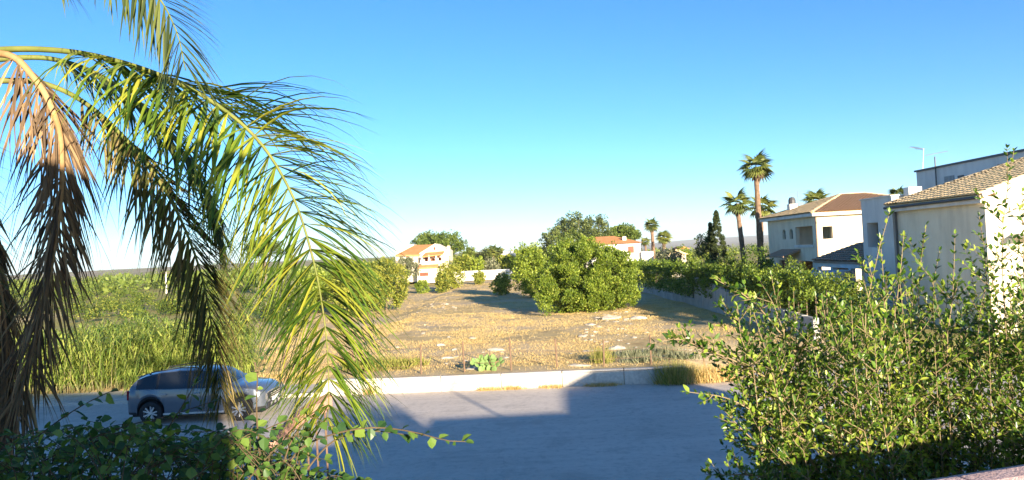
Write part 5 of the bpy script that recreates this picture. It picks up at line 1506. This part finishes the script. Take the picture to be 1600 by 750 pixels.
# ---- tall upright shrubs on the right
random.seed(9)
ex_ = [1090, 1130, 1170, 1220, 1280, 1340, 1390, 1440, 1490, 1540, 1600, 1680]
ey_ = [560, 500, 472, 468, 462, 440, 420, 418, 420, 405, 390, 380]
labels = ['leafy upright shrub at lower right, leftmost, its twigs over the shaded road', 'leafy upright shrub at lower right in front of the gate drive', 'leafy upright shrub at lower right with the tall pair of whips before the grey wing',
          'leafy upright shrub at lower right in front of the cream house wall', 'leafy upright shrub at the right edge with the tallest whip']
for si, (pa, pb) in enumerate(((1160, 1240), (1232, 1335), (1325, 1425), (1415, 1515), (1505, 1690))):
    Yb = 4.5 + .25*(si % 2)
    b0 = at((pa+pb)/2, 700, Yb)
    t = empty('leafy_shrub', (b0.x, Yb, 0), labels[si], 'shrub', 'upright shrubs before the terrace')
    P, D, U, S = [], [], [], []; gs_ = G()
    def stem(pts, r, twigs, L=.041, leaf0=.35, tw_len=(.22,.5), step=.045):
        C, tot = spline(pts, 24)
        gs_.tube(C, [r*(1-.8*i/23) for i in range(24)], 5, False)
        a, b, c, d = along(pts, step, L, .8, opp=True, start=leaf0, up=.25); P.extend(a); D.extend(b); U.extend(c); S.extend(d)
        for k in range(twigs):
            f = leaf0*.8 + (.97-leaf0*.8)*random.random(); j = min(22, int(f*23)); p = C[j]; tg = (C[j+1]-C[j]).normalized()
            u = tg.orthogonal().normalized(); w = tg.cross(u); a_ = random.uniform(0, 6.28)
            d_ = (tg*.55 + (u*math.cos(a_) + w*math.sin(a_))*.75 + Vector((0,0,.12))).normalized(); ln = random.uniform(*tw_len)*(1.15-.6*f)
            q1 = p + d_*ln*.5; q2 = p + d_*ln + Vector((0,0,ln*random.uniform(.0,.25)))
            gs_.tube([p, q1, q2], [.0028,.002,.001], 4, False)
            a, b, c, d = along([p, q1, q2], .034, L, .8, opp=True, start=.1, up=.2); P.extend(a); D.extend(b); U.extend(c); S.extend(d)
    for k in range(15 if si < 4 else 22):
        px = random.uniform(pa, pb); top = np.interp(px, ex_, ey_) + abs(random.gauss(0, 62))
        Y = Yb + random.uniform(-.6, .7)
        base = Vector((b0.x + (.55 if si < 3 else .2) + random.gauss(0,.15), Yb + random.gauss(0,.2), 0))
        T_ = at(px, top, Y); mid = base.lerp(T_, .55) + Vector((random.gauss(0,.08), random.gauss(0,.08), 0)); mid.x = base.x*.35 + T_.x*.65
        stem([base, mid, T_.lerp(mid, .35) + Vector((random.gauss(0,.05),0,0)), T_], .010, 60)
    whips = [[(1118, 432, 4.5, 1225, 520), (1152, 478, 4.2, 1180, 600)], [(1205, 430, 4.6, 1240, 560), (1240, 455, 4.5, 1250, 600)], [(1390, 332, 4.4, 1352, 540), (1412, 368, 4.5, 1392, 560), (1375, 372, 4.5, 1385, 560)],
             [(1447, 352, 4.6, 1438, 560), (1492, 366, 4.4, 1480, 580), (1468, 392, 4.5, 1465, 560)], [(1584, 236, 4.4, 1572, 520), (1530, 338, 4.5, 1528, 560), (1598, 300, 4.6, 1600, 560), (1560, 372, 4.5, 1556, 560)]][si]
    for (px, py, Y, bx, by) in whips:
        T_ = at(px, py, Y); Bq = at(bx, by, Y); base = Vector((b0.x + random.gauss(0,.1), Yb, 0))
        stem([base, base.lerp(Bq, .6), Bq, Bq.lerp(T_, .55) + Vector((random.gauss(0,.03),0,0)), T_], .010, 34, .042, .38, (.18,.48), .045)
    if si == 0:
        for pl in (A((1215,600,4.4),(1150,565,4.2),(1100,545,4.15),(1060,530,4.1),(1018,537,4.05)), A((1200,600,4.4),(1130,560,4.2),(1085,540,4.15),(1048,524,4.1)), A((1260,690,4.4),(1190,650,4.2),(1135,622,4.15),(1072,612,4.1)), A((1250,740,4.3),(1180,690,4.2),(1130,640,4.1)), A((1250,560,4.5),(1180,475,4.4),(1118,436,4.3)), A((1240,780,4.3),(1190,745,4.3),(1110,742,4.2),(1100,735,4.2))):
            stem(pl, .008, 16, .046, .25, (.07,.16), .04)
        for pl in (A((1260,700,4.5),(1200,600,4.4),(1160,520,4.3),(1150,478,4.3)), A((1280,740,4.5),(1220,640,4.4),(1175,560,4.3),(1160,520,4.3)), A((1270,760,4.5),(1220,700,4.4),(1180,650,4.3),(1150,620,4.3))):
            stem(pl, .009, 22, .04, .2, (.15,.35), .04)
    gs_.build('stems', MT['twig'], t)
    attach_leaves(t, P, D, U, S, 'privet', .52, 300)
# ================================================================== AIR
hz = G(); hz.box(-9990, -90, -45, 9990, 9990, 150)
hm = bpy.data.materials.new('pale_air'); hm.use_nodes = True
hn = hm.node_tree
for n_ in list(hn.nodes): hn.nodes.remove(n_)
ho = hn.nodes.new('ShaderNodeOutputMaterial'); hv = hn.nodes.new('ShaderNodeVolumePrincipled')
hv.inputs['Color'].default_value = (.80, .90, 1.0, 1)
hv.inputs['Density'].default_value = HAZE
hv.inputs['Anisotropy'].default_value = 0.0
hn.links.new(hv.outputs[0], ho.inputs['Volume'])
ho_ = hz.build('haze', hm); ho_['kind'] = 'stuff'; ho_['label'] = 'pale blue summer haze over the far plain and hills'; ho_['category'] = 'haze'
